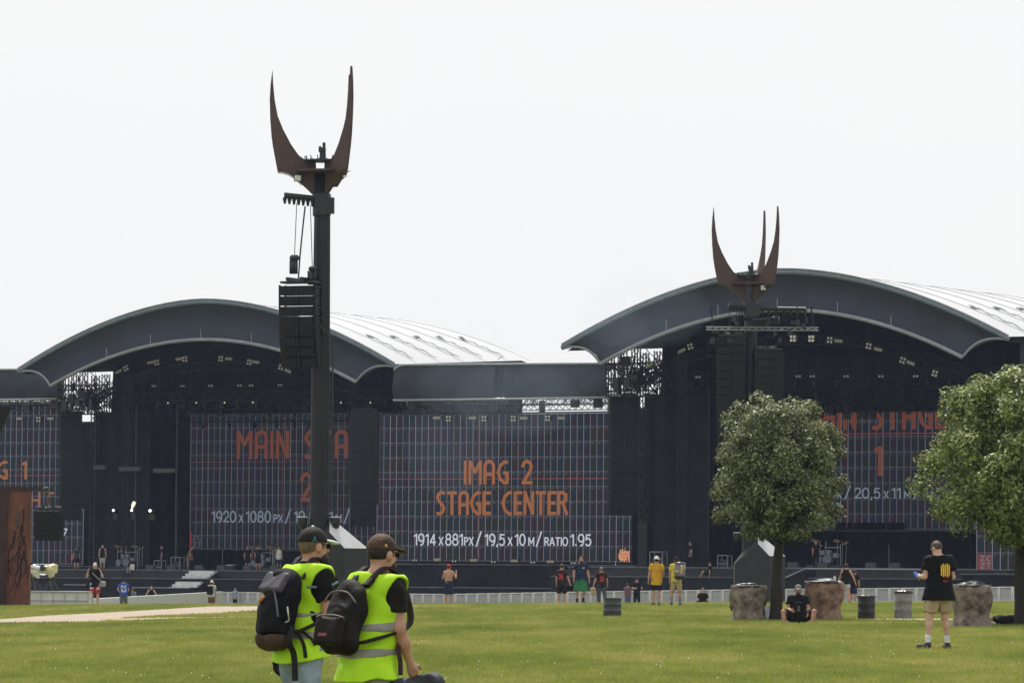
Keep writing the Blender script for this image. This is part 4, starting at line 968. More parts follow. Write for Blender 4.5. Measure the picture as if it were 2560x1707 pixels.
FOIL = mat('silver_foil', (.85, .86, .88), .22, .2, 6, .9, metal=.85, bscale=9); GOLD = mat('yellow_cover', (.62, .55, .30), .4, .2, 6, .7, bscale=9)
def tv_camera(label, x, y, m, yawd, wrapped):
    p = at(x, y, 197); base = p0[2] + ph_ + .03; t = thing('television_camera', label, 'camera', (p[0], p[1], base), R(yawd)); z = p[2] - base
    s = Sdf(.05); s.rbox((0, 0, z), (.46, .30, .34), .06).ell((-.34, 0, z - .02), (.30, .17, .19)).ell((.12, 0, z + .12), (.22, .16, .12)).ell((-.05, 0, z - .22), (.16, .13, .16))
    s.build('rain_cover', m, t, .025)
    b = B(); b.tube([(-.72, 0, z + .03), (-.28, 0, z)], [.11, .10], 12).box((.24, .02, z + .26), (.28, .2, .12)); b.build('lens', BLACKM, t)
    b = B(); b.box((0, 0, z - .36), (.2, .2, .14))
    for a in (90, 210, 330): b.tube([(0, 0, z - .38), (.36 * math.cos(R(a)), .36 * math.sin(R(a)), 0)], [.05, .03], 6)
    b.tube([(.1, .1, z - .3), (.55, .18, z - .45)], .02, 5); b.build('tripod', BLACKM, t)
tv_camera('television camera under silver foil on a tripod beside the rust pillar', 88, 1424, FOIL, 188, True)
tv_camera('television camera under a yellowish cover on a dark tripod', 130, 1422, GOLD, 60, True)

# ================================================================== TREES
def leaf_mat(name, c0, c1, c2):
    M = bpy.data.materials.new(name); M.use_nodes = True; t = M.node_tree; b = t.nodes['Principled BSDF']
    b.inputs['Roughness'].default_value = .48; b.inputs['Specular IOR Level'].default_value = .42
    g = t.nodes.new('ShaderNodeNewGeometry'); r = t.nodes.new('ShaderNodeValToRGB'); e = r.color_ramp.elements
    e[0].position = 0; e[0].color = (*c0, 1); e[1].position = 1; e[1].color = (*c2, 1); q = e.new(.55); q.color = (*c1, 1)
    t.links.new(g.outputs['Random Per Island'], r.inputs[0]); t.links.new(r.outputs[0], b.inputs['Base Color'])
    tl = t.nodes.new('ShaderNodeBsdfTranslucent'); mx = t.nodes.new('ShaderNodeMixShader'); mx.inputs[0].default_value = .27
    t.links.new(r.outputs[0], tl.inputs['Color']); t.links.new(b.outputs[0], mx.inputs[1]); t.links.new(tl.outputs[0], mx.inputs[2]); t.links.new(mx.outputs[0], t.nodes['Material Output'].inputs[0])
    return M
BARK = mat('bark', (.035, .028, .022), .9, .3, 5, .9, col2=(.018, .015, .012), bscale=14)
def tree(label, base, trunk_h, r0, crown, nleaf, lm, seed, lean=(0, 0), leaf=.085, nl=210):
    """crown: list of (x,z,rx,rz) silhouette lobes relative to the base, metres"""
    rg = np.random.default_rng(seed); t = thing('tree', label, 'tree', base)
    X0, Z0, RX, RZ = crown
    lobes = []
    def rad(th, z):                       # irregular crown radius profile
        return 1
    while len(lobes) < nl:
        v = rg.normal(size=3); v /= np.linalg.norm(v); f = rg.uniform(.06, 1.0) ** .5
        p = v * f * np.array([1, 1, 1]); z = p[2]
        z = max(z, -.80 + .1 * rg.random()); sh = 1.0 + (.10 if -.7 < z < -.1 else 0)
        c = np.array([X0 + RX * p[0] * sh, RX * p[1] * sh, Z0 + RZ * z * (1 if z > 0 else 1.03)]); sm = f > .88 and rg.random() < .7; lobes.append((c, rg.uniform(.13, .19) * RX if sm else rg.uniform(.16, .27) * RX * (.80 + .75 * (1 - f)), v))
    V = []; per = nleaf // nl
    for c, r, v in lobes:
        n = int(per * rg.uniform(.6, 1.4) * min(1.6, max(.28, (r / (.22 * RX)) ** 1.6))); d = rg.normal(size=(n, 3)); d /= np.linalg.norm(d, axis=1)[:, None]; rr = rg.random(n) ** .45
        P = c + d * (rr * r)[:, None] * np.array([1, 1, .88])
        nr = d * .7 + v * .5 + rg.normal(0, .55, (n, 3)) + np.array([0, 0, .35]); nr /= np.linalg.norm(nr, axis=1)[:, None]
        a = np.cross(nr, rg.normal(size=(n, 3))); a /= np.linalg.norm(a, axis=1)[:, None]; bq = np.cross(nr, a)
        L1 = (leaf * rg.uniform(.6, 1.3, n))[:, None]; w1 = L1 * .46
        V.append(np.stack([P - a * L1, P + bq * w1 - nr * .012, P + a * L1, P - bq * w1 - nr * .012], 1))
    V = np.concatenate(V).reshape(-1, 3); npmesh('crown', V, np.arange(len(V)).reshape(-1, 4), lm, t)
    b = B(); pts = [np.array([lean[0] * s + .02 * math.sin(s * 9), lean[1] * s, -.1 + (trunk_h + .1) * s]) for s in np.linspace(0, 1, 9)]
    b.tube(pts, [r0 * (1.22 if i == 0 else 1 - .42 * i / 8) for i in range(9)], 12)
    b.build('trunk', BARK, t, True); b = B()
    for c, r, v in lobes[::4]:
        s = pts[-1] * .0 + np.array([lean[0], lean[1], trunk_h * rg.uniform(.86, 1.0)]); md = s * .5 + c * .5 + np.array([0, 0, -.15]) + rg.normal(0, .08, 3); b.tube([s, md, c], [r0 * .38, r0 * .22, .012], 6)
    b.build('limbs', BARK, t, True)
    return t
LF1 = leaf_mat('leaf_olive', (.042, .054, .018), (.125, .150, .050), (.40, .41, .20)); LF2 = leaf_mat('leaf_green', (.052, .076, .017), (.155, .200, .043), (.43, .47, .14))
g1 = onground(1937, 1550); g1b = at(1937, 1552, g1[1]); k1 = ppm(g1[1])
tree('round crowned olive green tree with slim trunk between two stump bins', (g1[0], g1[1], gz(g1[0], g1[1])), 2.5, 17 / k1, (0.0 + (1942 - 1937) / k1, (1552 - 1180) / k1, 168 / k1, 200 / k1), 62000, LF1, 5, ((1948 - 1937) / k1, 0), .056)
g2 = onground(2556, 1562); k2 = ppm(g2[1])
tree('large leafy green tree at the right edge with its trunk cut by the frame', (g2[0], g2[1], gz(g2[0], g2[1])), 2.6, 24 / k2, ((2552 - 2556) / k2, (1562 - 1150) / k2, 238 / k2, 240 / k2), 95000, LF2, 12, (0, 0), .060, 270)

# ================================================================== STUMP BINS, BARRELS, BAG
STUMP = [mat('stump_grey_brown', (.27, .22, .17), .9, .2, 5.0, .9, col2=(.055, .040, .030), bscale=14), mat('stump_red_brown', (.29, .185, .13), .9, .2, 4.6, .9, col2=(.07, .034, .024), bscale=14), mat('stump_mixed', (.25, .195, .16), .9, .2, 4.8, .9, col2=(.05, .035, .03), bscale=14)]
BAG = mat('bin_liner', (.016, .016, .018), .28, .2, 9, .6, spec=.6)
def stump_bin(label, px, yb, yt, wpx, m, seed, items=0):
    g = onground(px, yb); k = ppm(g[1]); h = (yb - yt) / k; r = wpx / k / 2; t = thing('stump_bin', label, 'bin', (g[0], g[1], gz(g[0], g[1])), 0, 'tree stump shaped bins')
    rg = random.Random(seed); ph = [rg.uniform(0, 6.28) for _ in range(6)]
    wob = lambda a, z: 1 + .05 * math.sin(3 * a + ph[0] + z * 2.5) + .035 * math.sin(5 * a + ph[1] - z * 4) + .02 * math.sin(11 * a + ph[2] + z * 7) + .03 * math.sin(z * 6 + ph[3] + a)
    prof = [(.2 * r, -.06)] + [(r * s, h * z) for s, z in ((1.03, -.06), (1.0, .0), (.95, .08), (.88, .17), (.83, .26), (.84, .34), (.90, .43), (.97, .53), (1.0, .64), (1.01, .76), (1.0, .86), (.97, .94), (.93, .985), (.86, 1.0), (.78, .98), (.76, .8))]
    B().lathe(prof, n=72, wob=wob).build('body', m, t, True)
    pr = [(.80 * r, h * .90), (.83 * r, h * 1.0), (.90 * r, h * 1.018), (.955 * r, h * 1.00), (.97 * r, h * .965)]
    B().lathe(pr, n=48, wob=lambda a, z: 1 + .04 * math.sin(7 * a + ph[4]) + .02 * math.sin(19 * a)).build('bin_liner', BAG, t, True)
    s = Sdf(.05)
    for i in range(7): a = rg.uniform(0, 6.28); q = rg.uniform(0, .5) * r; s.ell((q * math.cos(a), q * math.sin(a), h * 1.0), (rg.uniform(.10, .22), rg.uniform(.10, .2), rg.uniform(.03, .09)))
    s.build('rubbish', BAG, t, .03); return t
stump_bin('grey brown tree stump bin left of the round tree', 1870, 1550, 1464, 94, STUMP[0], 1)
sb = stump_bin('red brown tree stump bin behind the man sitting in black', 2059, 1549, 1453, 97, STUMP[1], 2)
stump_bin('wide tree stump bin beside the man in black looking down', 2427, 1567, 1462, 104, STUMP[2], 3)
p = sb.location
cn = thing('drink_can', 'white drink can standing on the red brown stump bin', 'can', (p[0] + .27, p[1] - .3, p[2] + 1.035)); B().lathe([(.03, 0), (.036, .012), (.036, .12), (.028, .14)], n=16).build('can', mat('can_white', (.75, .73, .70), .3, .1, 9), cn, True)
wr = Sdf(.03); [wr.ell((random.gauss(0, .04), random.gauss(0, .04), .03), (.05, .05, .035)) for _ in range(5)]
o = wr.build('crumpled_wrapper', mat('wrapper_white', (.72, .72, .74), .35, .15, 20, .5), None, .012); o.location = (p[0] + .38, p[1] - .22, p[2] + .99); tag(o, 'crumpled white wrapper lying beside the can on the stump bin', 'wrapper')
DRUMM = [mat('drum_black', (.022, .022, .023), .45, .25, 4, .2), mat('drum_grey', (.24, .23, .22), .6, .25, 3, .3, col2=(.13, .12, .115)), mat('drum_dark_grey', (.070, .071, .074), .5, .2, 3, .2)]
def barrel(label, px, yb, yt, wpx, m, liner, seed):
    g = onground(px, yb); k = ppm(g[1]); h = (yb - yt) / k; r = wpx / k / 2; t = thing('barrel', label, 'barrel', (g[0], g[1], gz(g[0], g[1])), 0, 'metal drum bins on the lawn')
    pr = [(.1 * r, -.02), (r * .985, -.02), (r, .01)]
    for f in (.32, .64): pr += [(r * .975, h * (f - .025)), (r * 1.015, h * (f - .01)), (r * 1.015, h * (f + .01)), (r * .975, h * (f + .025))]
    pr += [(r * .975, h * .97), (r, h * .985), (r, h), (r * .93, h), (r * .92, h * .6)]
    B().lathe(pr, n=40).build('drum', m, t, True)
    if liner:
        rg = random.Random(seed); ph = rg.uniform(0, 6)
        B().lathe([(r * .86, h * .9), (r * .92, h * 1.01), (r * 1.0, h * 1.03), (r * 1.06, h * .99), (r * 1.05, h * .93)], n=44, wob=lambda a, z: 1 + .05 * math.sin(5 * a + ph) + .03 * math.sin(13 * a)).build('bin_liner', BAG, t, True)
    return t
barrel('dark grey ribbed drum alone on the lawn right of the man in the kilt', 1531, 1541, 1494, 46, DRUMM[2], False, 1)
barrel('black ribbed drum with a ragged liner right of the red brown stump bin', 2166, 1547, 1489, 44, DRUMM[0], True, 2)
barrel('grey worn drum with a liner left of the man in black looking down', 2258, 1546, 1478, 45, DRUMM[1], True, 3)
g = onground(1922, 1550); k = ppm(g[1]); bgk = thing('shoulder_bag', 'slumped pale grey bag leaning between the stump bin and the tree trunk', 'bag', (g[0], g[1] - .05, gz(g[0], g[1])))
s = Sdf(.04); s.rbox((.0, 0, .19), (.22, .16, .40), .07, Matrix.Rotation(R(-16), 3, 'Y'), taper=.5).ell((.06, -.02, .10), (.15, .12, .12)); s.build('body', mat('bag_grey', (.42, .44, .50), .7, .15, 6, .3), bgk, .018)
s = Sdf(.03); s.rbox((-.16, .03, .17), (.14, .14, .36), .05, Matrix.Rotation(R(6), 3, 'Y')); s.build('side_pocket', mat('bag_dark', (.02, .02, .022), .8, .2, 6, .2), bgk, .018)

# ================================================================== PEOPLE
def clothm(name, c, rough=.85, var=.14, bump=.35): return mat(name, c, rough, var, 7, bump, spec=.2, bscale=11)
CB = clothm('cloth_black', (.0065, .0062, .0072)); CB2 = clothm('cloth_dark', (.014, .0135, .015)); CGR = clothm('cloth_grey', (.13, .13, .12)); CBE = clothm('cloth_beige', (.44, .34, .21)); CWH = clothm('cloth_white', (.66, .66, .66))
CRE = clothm('cloth_red', (.42, .03, .035)); CBL = clothm('cloth_blue', (.03, .09, .42)); CNV = clothm('cloth_navy', (.022, .030, .075)); CGN = clothm('cloth_green', (.035, .17, .065)); CYE = clothm('cloth_yellow', (.66, .36, .03)); CTE = clothm('cloth_teal', (.02, .10, .08)); COR = clothm('cloth_orange', (.6, .13, .05)); CDN = clothm('denim_pale', (.26, .33, .39)); CKH = clothm('cloth_khaki', (.40, .36, .28))
HBR = mat('hair_brown', (.045, .028, .018), .6, .3, 20, .6, bscale=60); HBK = mat('hair_black', (.014, .011, .010), .5, .3, 20, .6, bscale=60); HGY = mat('hair_grey', (.16, .15, .14), .6, .3, 20, .6, bscale=60); HRD = mat('hair_plum', (.10, .03, .05), .5, .3, 20, .6)
SHB = mat('shoe_black', (.018, .018, .018), .6, .2, 9, .2); SHW = mat('shoe_white', (.62, .61, .58), .6, .1, 9, .2); SOCKW = clothm('sock_white', (.72, .72, .72)); SOCKB = clothm('sock_bluegrey', (.22, .24, .32))
EYE = mat('eye_dark', (.02, .015, .012), .2, 0, 5)
UP = np.array([0, 0, 1.0])
def skeleton(h, T=(0, 0, 1), legs=(((-.06, 0, -1), (0, -.03, -1)), ((.06, 0, -1), (0, -.03, -1))), arms=(((-.16, 0, -1), (-.05, .12, -1)), ((.16, 0, -1), (.05, .12, -1))), head=(0, .04, 1), look=(0, 1, 0), seat=None, wide=1.0, toes=None):
    s = h / 1.75; J = {'s': s, 'w': wide}; T = _n(T); J['T'] = T
    pel = np.zeros(3); zmin = 1e9
    for i, sg in enumerate((-1, 1)):
        hip = pel + np.array([sg * .088 * s * wide, 0, -.02 * s]); kn = hip + _n(legs[i][0]) * .43 * s; an = kn + _n(legs[i][1]) * .42 * s
        J['hip', i], J['kn', i], J['an', i] = hip, kn, an; zmin = min(zmin, an[2])
        J['toe', i] = an + _n(toes[i] if toes else (sg * .25, 1, 0)) * .17 * s + np.array([0, 0, -.055 * s])
    off = np.array([0, 0, (seat if seat is not None else -zmin + .085 * s)])
    for k in list(J):
        if isinstance(k, tuple): J[k] = J[k] + off
    pel = pel + off; J['pel'] = pel; J['waist'] = pel + T * .17 * s; J['chest'] = pel + T * .38 * s; J['neck'] = pel + T * .545 * s
    hd = _n(head); J['hd'] = hd; J['look'] = _n(look); J['head'] = J['neck'] + hd * .165 * s + J['look'] * .015 * s
    side = _n(np.cross(_n(np.cross(UP, np.array([1, 0, 0]))), T)) if False else np.array([1.0, 0, 0])
    for i, sg in enumerate((-1, 1)):
        sh = pel + T * .50 * s + side * sg * .185 * s * (.5 + .5 * wide); el = sh + _n(arms[i][0]) * .285 * s; wr = el + _n(arms[i][1]) * .255 * s
        J['sh', i], J['el', i], J['wr', i] = sh, el, wr; J['fa', i] = _n(arms[i][1])
    return J
def torso(d, J, g=0.0, low=True):
    s, w = J['s'], J['w']; ax = _n(np.cross(np.array([1.0, 0, 0]), J['T']))
    if low: d.cone(J['pel'] - J['T'] * .01, J['waist'], .165 * s * w, .150 * s * w, .66, ax, g)
    d.cone(J['waist'], J['chest'], .150 * s * w, .172 * s * (.4 + .6 * w), .66, ax, g); d.cone(J['chest'], J['chest'] + J['T'] * .10 * s, .172 * s * (.4 + .6 * w), .135 * s, .62, ax, g)
    d.cone(J['sh', 0] * .86 + J['sh', 1] * .14, J['sh', 1] * .86 + J['sh', 0] * .14, .062 * s, None, 1, (0, 1, 0), g)
def headset(d, J, g=0.0, face=True):
    s = J['s']; c = J['head']; f = J['look']; r = _n(np.cross(f, J['hd'])); u = np.cross(r, f); M = np.stack([r, f, u], 1)
    d.ell(c + u * .018 * s - f * .012 * s, (.077 * s, .096 * s, .100 * s), M); d.ell(c - u * .055 * s + f * .022 * s, (.058 * s, .070 * s, .062 * s), M)
    if face:
        d.cone(c + f * .086 * s + u * .005 * s, c + f * .108 * s - u * .028 * s, .010 * s, .015 * s, k=.012); d.ell(c + f * .080 * s - u * .060 * s, (.026 * s, .014 * s, .012 * s), M, k=.012)
        d.ell(c + f * .082 * s + u * .026 * s, (.055 * s, .016 * s, .012 * s), M, k=.02)
        for sg in (-1, 1): d.ell(c + r * sg * .080 * s - f * .002 * s - u * .010 * s, (.013 * s, .024 * s, .034 * s), M, k=.012)
    return c, f, r, u, M
def hand(d, J, i, fine=False, curl=.5, s=None):
    s = J['s']; w = J['wr', i]; a = J['fa', i]; sg = (-1, 1)[i]
    inn = _n(np.array([-sg * .9, .25, 0]) - a * np.dot(np.array([-sg * .9, .25, 0]), a)); fwd = _n(np.cross(a, inn)) * (1 if np.cross(a, inn)[1] > 0 else -1)
    pc = w + a * .050 * s; M = np.stack([inn, fwd, a], 1); d.ell(pc, (.019 * s, .042 * s, .052 * s), M, k=.02)
    r = .0088 * s if fine else .0115 * s; kk = .006 if fine else .012
    for q, (o, ln) in enumerate(((.030, .074), (.010, .082), (-.010, .077), (-.029, .060))):
        b0 = w + a * .088 * s + fwd * o * s; d1 = _n(a + inn * curl * .5); d2 = _n(a + inn * curl * 1.6)
        m = b0 + d1 * ln * .5 * s; d.cone(b0 - a * .02 * s, m, r, r * .95, k=kk); d.cone(m, m + d2 * ln * .5 * s, r * .95, r * .8, k=kk)
    t0 = w + a * .030 * s + fwd * .034 * s; t1 = t0 + _n(a * .7 + fwd * .75 + inn * .3) * .042 * s; d.cone(t0, t1, r * 1.25, r * 1.1, k=kk); d.cone(t1, t1 + _n(a + fwd * .2 + inn * .4) * .032 * s, r * 1.1, r * .9, k=kk)
def person(label, loc, rz, h=1.75, res=.022, skin=SKIN, top=('tee', CB), bottom=('shorts', CB), shoes=SHB, socks=None, hair=('short', HBR), cap=None, beard=None, group=None, J=None, fine=False, nohands=(), gloves=None, loose=1.0, **pose):
    J = J or skeleton(h, **pose); s = J['s']; w = J['w']
    t = thing('person', label, 'person', loc, rz, group)
    d = Sdf(.035 * s); torso(d, J)
    d.cone(J['neck'] - J['T'] * .05 * s, J['head'] - J['hd'] * .05 * s, .058 * s, .054 * s); c, f, r, u, M = headset(d, J)
    for i in (0, 1):
        d.cone(J['hip', i], J['kn', i], .088 * s * w, .056 * s); kn, an = J['kn', i], J['an', i]; ca = kn * .70 + an * .30 - _n(np.cross(np.array([1., 0, 0]), an - kn)) * .012 * s
        d.cone(kn, ca, .053 * s, .056 * s); d.cone(ca, an, .055 * s, .034 * s); d.cone(an + np.array([0, 0, -.045 * s]), J['toe', i], .036 * s, .028 * s)
        d.cone(J['sh', i], J['el', i], .053 * s, .040 * s); d.cone(J['el', i], J['el', i] * .6 + J['wr', i] * .4, .040 * s, .040 * s); d.cone(J['el', i] * .6 + J['wr', i] * .4, J['wr', i], .040 * s, .027 * s)
        if i not in nohands: hand(d, J, i, fine, .5)
    if 'extra' in J: J['extra'](d)
    body = d.build('body', skin, t, res)
    g = .012 * loose
    if top:
        kind, m = top[0], top[1]; d = Sdf(.035 * s); torso(d, J, g + .010)
        hem = J['pel'] - J['T'] * (top[2] if len(top) > 2 else .10) * s
        fr0 = top[3] if len(top) > 3 else .198; d.cone(J['pel'] - J['T'] * .20 * s, J['waist'], fr0 * s * w, .164 * s * w, .74, _n(np.cross(np.array([1.0, 0, 0]), J['T'])), g); d.wr = (.0042, 26, 3)
        if kind == 'tee':
            for i in (0, 1):
                n = _n(J['el', i] - J['sh', i]); e = J['sh', i] + (J['el', i] - J['sh', i]) * .62
                d.cone(J['sh', i] - J['T'] * .012 * s, J['sh', i] + (J['el', i] - J['sh', i]) * .9, .068 * s, .064 * s, grow=g * .8, k=.024, clip=(e, n))
        d.cut(hem, -J['T'])
        nk = J['neck'] + J['T'] * .035 * s; rad = .062 * s
        if kind == 'tank':
            for i in (0, 1): d.subs.append(lambda P, q=J['sh', i] + np.array([(-1, 1)[i] * .02, 0, .0]): .085 * s - np.linalg.norm((P - q) * np.array([1, .7, .8]), axis=-1))
        d.cut(nk, J['T']); d.build('shirt', m, t, res)
    if bottom:
        kind, m = bottom[0], bottom[1]; d = Sdf(.03 * s); ax = _n(np.cross(np.array([1.0, 0, 0]), J['T']))
        if kind == 'kilt':
            a, b2 = J['pel'] + UP * .10 * s, (J['kn', 0] + J['kn', 1]) / 2; b2 = np.array([b2[0], J['pel'][1] + .0, b2[2] - .02]); n = b2 - a
            def kf(P, a=a, b2=b2):
                tq = np.clip((a[2] - P[..., 2]) / (a[2] - b2[2]), 0, 1); th = np.arctan2(P[..., 1] - a[1], P[..., 0] - a[0]); rr = (.17 + .13 * tq) * s + .010 * tq * np.sin(th * 22)
                return np.maximum(np.hypot(P[..., 0] - a[0], (P[..., 1] - a[1]) / .74) - rr, np.abs(P[..., 2] - (a[2] + b2[2]) / 2) - (a[2] - b2[2]) / 2) * .72
            d.p.append((kf, np.minimum(a, b2) - .34, np.maximum(a, b2) + .34, None)); d.build('kilt', m, t, res)
        else:
            d.cone(J['pel'] - J['T'] * .02 * s, J['waist'] - J['T'] * .09 * s, .160 * s * w, .150 * s * w, .70, ax, g * .4); d.wr = (.0045, 24, 5)
            for i in (0, 1):
                hp, kn, an = J['hip', i], J['kn', i], J['an', i]
                if kind == 'shorts':
                    fr_ = bottom[2] if len(bottom) > 2 else .86; e = hp + (kn - hp) * fr_; n = _n(kn - hp); d.cone(hp, hp + (kn - hp) * (fr_ + .2), .098 * s * w, .086 * s, grow=g, k=.02, clip=(e, n))
                else:
                    d.cone(hp, kn, .101 * s * w, .074 * s, grow=g); d.cone(kn, an + np.array([0, 0, .0]), .072 * s, .058 * s, grow=g)
            d.build('shorts' if kind == 'shorts' else 'trousers', m, t, res)
    for i in (0, 1):
        if socks:
            d = Sdf(.02); a, k = J['an', i], J['kn', i]; d.cone(a - UP * .04 * s, a + (k - a) * socks[1], .041 * s, .047 * s + .02 * socks[1] * s); d.build('sock', socks[0], t, min(res, .018))
        if shoes:
            d = Sdf(.03); a, b2 = J['an', i] + np.array([0, 0, -.050 * s]), J['toe', i]; d.cone(a - _n(b2 - a) * .03, b2 + _n(b2 - a) * .05 * s, .048 * s, .040 * s); d.cone(a, a + _n(J['kn', i] - J['an', i]) * .05 * s, .047 * s)
            d.build('shoe', shoes, t, min(res, .018))
    if hair:
        d = Sdf(.02); hc = c + u * .022 * s - f * .014 * s
        if hair[0] == 'bald':
            d.ell(hc - f * .004, (.082 * s, .100 * s, .104 * s), M); d.cut(c + f * .045 * s, f); d.cut(c + u * .075 * s, u); d.cut(c - u * .045 * s, -u)
        elif hair[0] == 'long':
            d.ell(hc, (.088 * s, .106 * s, .110 * s), M); d.cone(c - f * .05 * s, c - f * .07 * s - u * .22 * s, .075 * s, .06 * s); d.subs.append(lambda P: np.minimum((P - c - f * .035 * s) @ f, ((c + u * .055 * s) - P) @ u))
        else:
            d.ell(hc, (.083 * s, .102 * s, .107 * s), M); d.subs.append(lambda P: np.minimum((P - c - f * .048 * s) @ f, ((c + u * .060 * s) - P) @ u)); d.cut(c - u * (.060 if hair[0] == 'short' else .04) * s, -u)
        d.build('hair', hair[1], t, min(res, .014))
    if beard:
        d = Sdf(.02); d.ell(c - u * .075 * s + f * .040 * s, (.062 * s, .062 * s, .058 * s), M); d.cone(c - u * .09 * s + f * .07 * s, c - u * (.09 + beard[1]) * s + f * .065 * s, .040 * s, .026 * s)
        d.cut(c - u * .030 * s, u); d.build('beard', beard[0], t, min(res, .014))
    for sg in (-1, 1): B().ball(c + f * .083 * s + r * sg * .030 * s + u * .010 * s, .011 * s, 8).build('eye', EYE, t)
    if cap:
        kind, m = cap[0], cap[1]; d = Sdf(.015); hc = c + u * .030 * s - f * .012 * s; bk = -1 if kind == 'backcap' else 1
        if kind in ('cap', 'backcap'):
            d.ell(hc, (.090 * s, .109 * s, .108 * s), M); d.cut(c + u * .028 * s, -u); o = d.build('cap', m, t, min(res, .013))
            e = Sdf(.012); e.ell(c + u * .036 * s + f * bk * .118 * s, (.070 * s, .075 * s, .012 * s), M @ np.array(Matrix.Rotation(R(-10 * bk), 3, 'X'))); e.cut(c + f * bk * .06 * s, -f * bk); e.build('brim', cap[2] if len(cap) > 2 else m, o, min(res, .011))
        else:
            d.ell(hc + u * .01 * s, (.092 * s, .110 * s, .115 * s), M); d.cut(c + u * .030 * s, -u); o = d.build('hat', m, t, min(res, .013))
            e = B(); n = 40; rows = []
            for i in range(n + 1):
                a = 2 * math.pi * i / n; rows.append([tuple(c + u * (.034 * s + (q - .075) * (.25 if kind == 'hat' else -.55) * abs(math.cos(a)) ** 2 * (1 if kind == 'hat' else 1) - q * .02) + (r * math.cos(a) + f * math.sin(a) * 1.12) * q * s) for q in (.075, .10, .13, .165 if kind == 'hat' else .125)])
            e.grid(rows).build('brim', m, o, True)
    return t, J, (c, f, r, u, M)
def on_back(t, J, V2, m, name, cx=0.0, cz=.36, res=.022, front=False):
    """flat print laid on the shirt: V2 is a B in (x, z), moved onto the cloth surface"""
    sh = [o for o in t.children if o.name.split('.')[0] == 'shirt'][0]; P = np.array([v.co[:] for v in sh.data.vertices])
    base = J['pel'] + J['T'] * cz * J['s']; vs = []
    for x, y, z in V2.v:
        X, Z = base[0] + cx + x, base[2] + z; dd = np.hypot(P[:, 0] - X, P[:, 2] - Z); nb_ = P[dd < .045]
        yy = (nb_[:, 1].max() + .010 if front else nb_[:, 1].min() - .010) if len(nb_) else base[1] + (.14 if front else -.14)
        vs.append((X * (1 if True else 1), yy + y * 0, Z))
    q = B(); q.v = vs; q.f = V2.f; q.mi = [0] * len(V2.f); q.build(name, m, t)
def lettering(txt, w, h, th=.16):
    return stroke_text(txt, -w / 2, w / 2, -h / 2, h / 2, 0, th)
def place(x, d, lift=None):
    q = at(x, 1500, d); return (float(q[0]), d, float(gz(q[0], d)) if lift is None else lift)
PRN = lambda n, c: mat(n, c, .7, .1, 20)

# -------- middle distance and stage front
t, J, hd_ = person('person in black printed T-shirt and beige shorts looking down at a phone', place(2347, 80), R(24), 1.77, .014, SKIN3, ('tee', CB, .16, .245), ('shorts', CBE, .80), mat('sandal_dark', (.03, .028, .03), .6, .2, 8), (SOCKW, .26), ('short', mat('hair_light_brown', (.10, .062, .038), .6, .3, 20, .6, bscale=60)), wide=1.12, loose=2.2,
    legs=(((-.17, .02, -1), (-.10, -.05, -1)), ((.05, .03, -1), (.10, -.06, -1))), arms=(((-.24, .02, -1), (.18, .95, .05)), ((.22, -.02, -1), (-.30, .90, .02))), head=(-.02, .34, .94), look=(-.30, .80, -.55))
bb = B(); cc = B()
for i, x in enumerate((-.075, -.040, -.005, .035, .072)):
    hh = (.115, .145, .125, .15, .12)[i]; (bb if i % 2 == 0 else bb).box((x, 0, 0), (.024, .001, hh * 1.5)); cc.box((x + .017, 0, -.02), (.010, .001, hh * 1.5))
bb2 = B()
for x in (-.055, .055): bb2.tube([(x, 0, .10), (x + .02, 0, 0), (x, 0, -.10)], .006, 4)
on_back(t, J, bb, PRN('print_yellow', (.80, .62, .03)), 'yellow_print', .035, .335, .014)
on_back(t, J, cc, PRN('print_red', (.36, .02, .02)), 'red_print', .035, .33, .014)
on_back(t, J, lettering('ATTACO'.replace('O', 'O'), .10, .035, .2) if False else B().box((0, 0, 0), (.09, .001, .035)), PRN('print_dull_red', (.22, .02, .025)), 'red_patch', .035, .155, .014)
wl = J['wr', 0] + J['fa', 0] * .10
ph = B(); ph.box((0, 0, 0), (.075, .012, .15)); o = ph.build('mobile_phone', mat('phone_blue', (.03, .12, .42), .35, .1, 6), None, bevel=.004); tag(o, 'blue mobile phone in the hands of the person in the black printed T-shirt', 'phone')
pw_ = Matrix.Translation(t.location) @ Matrix.Rotation(t.rotation_euler.z, 4, 'Z'); o.matrix_world = pw_ @ Matrix.Translation([float(v) for v in wl + np.array([-.02, .02, .02])]) @ Matrix.Rotation(R(-50), 4, 'X')

t, J, _ = person('person in a bright yellow T-shirt and black shorts with a pale wide brimmed hat', place(1641, 174), R(6), 1.74, .02, SKIN, ('tee', CYE, .20), ('shorts', CB2), SHB, None, ('short', HBK), ('hat', mat('hat_pale', (.62, .58, .54), .8, .1, 9)), loose=1.6,
    legs=(((-.06, .10, -1), (.02, -.14, -1)), ((.02, -.06, -1), (-.02, -.10, -1))), arms=(((-.26, -.02, -1), (-.12, .10, -1)), ((.26, .02, -1), (-.05, .75, -.5))))
t, J, hq = person('person in a yellow top and khaki breeches carrying a clear drink barrel', place(1690, 174), R(-14), 1.74, .02, SKIN, ('tee', clothm('cloth_lemon', (.70, .58, .10)), .10), ('shorts', CBE, 1.03), SHB, (SOCKB, .62), ('short', HBK), ('cap', CB2), T=(.0, .08, 1), legs=(((-.14, .06, -1), (-.04, -.12, -1)), ((.13, -.04, -1), (.04, -.08, -1))), arms=(((-.18, -.06, -1), (-.06, .10, -1)), ((.2, .2, -1), (0, .9, -.2))))
loc = t.location.copy(); rzz = t.rotation_euler.z
dp = thing('drink_barrel', 'clear drink dispenser barrel on the back of the person in khaki breeches', 'dispenser', (loc[0] + .13, loc[1] - .29, loc[2] + 1.02), rzz)
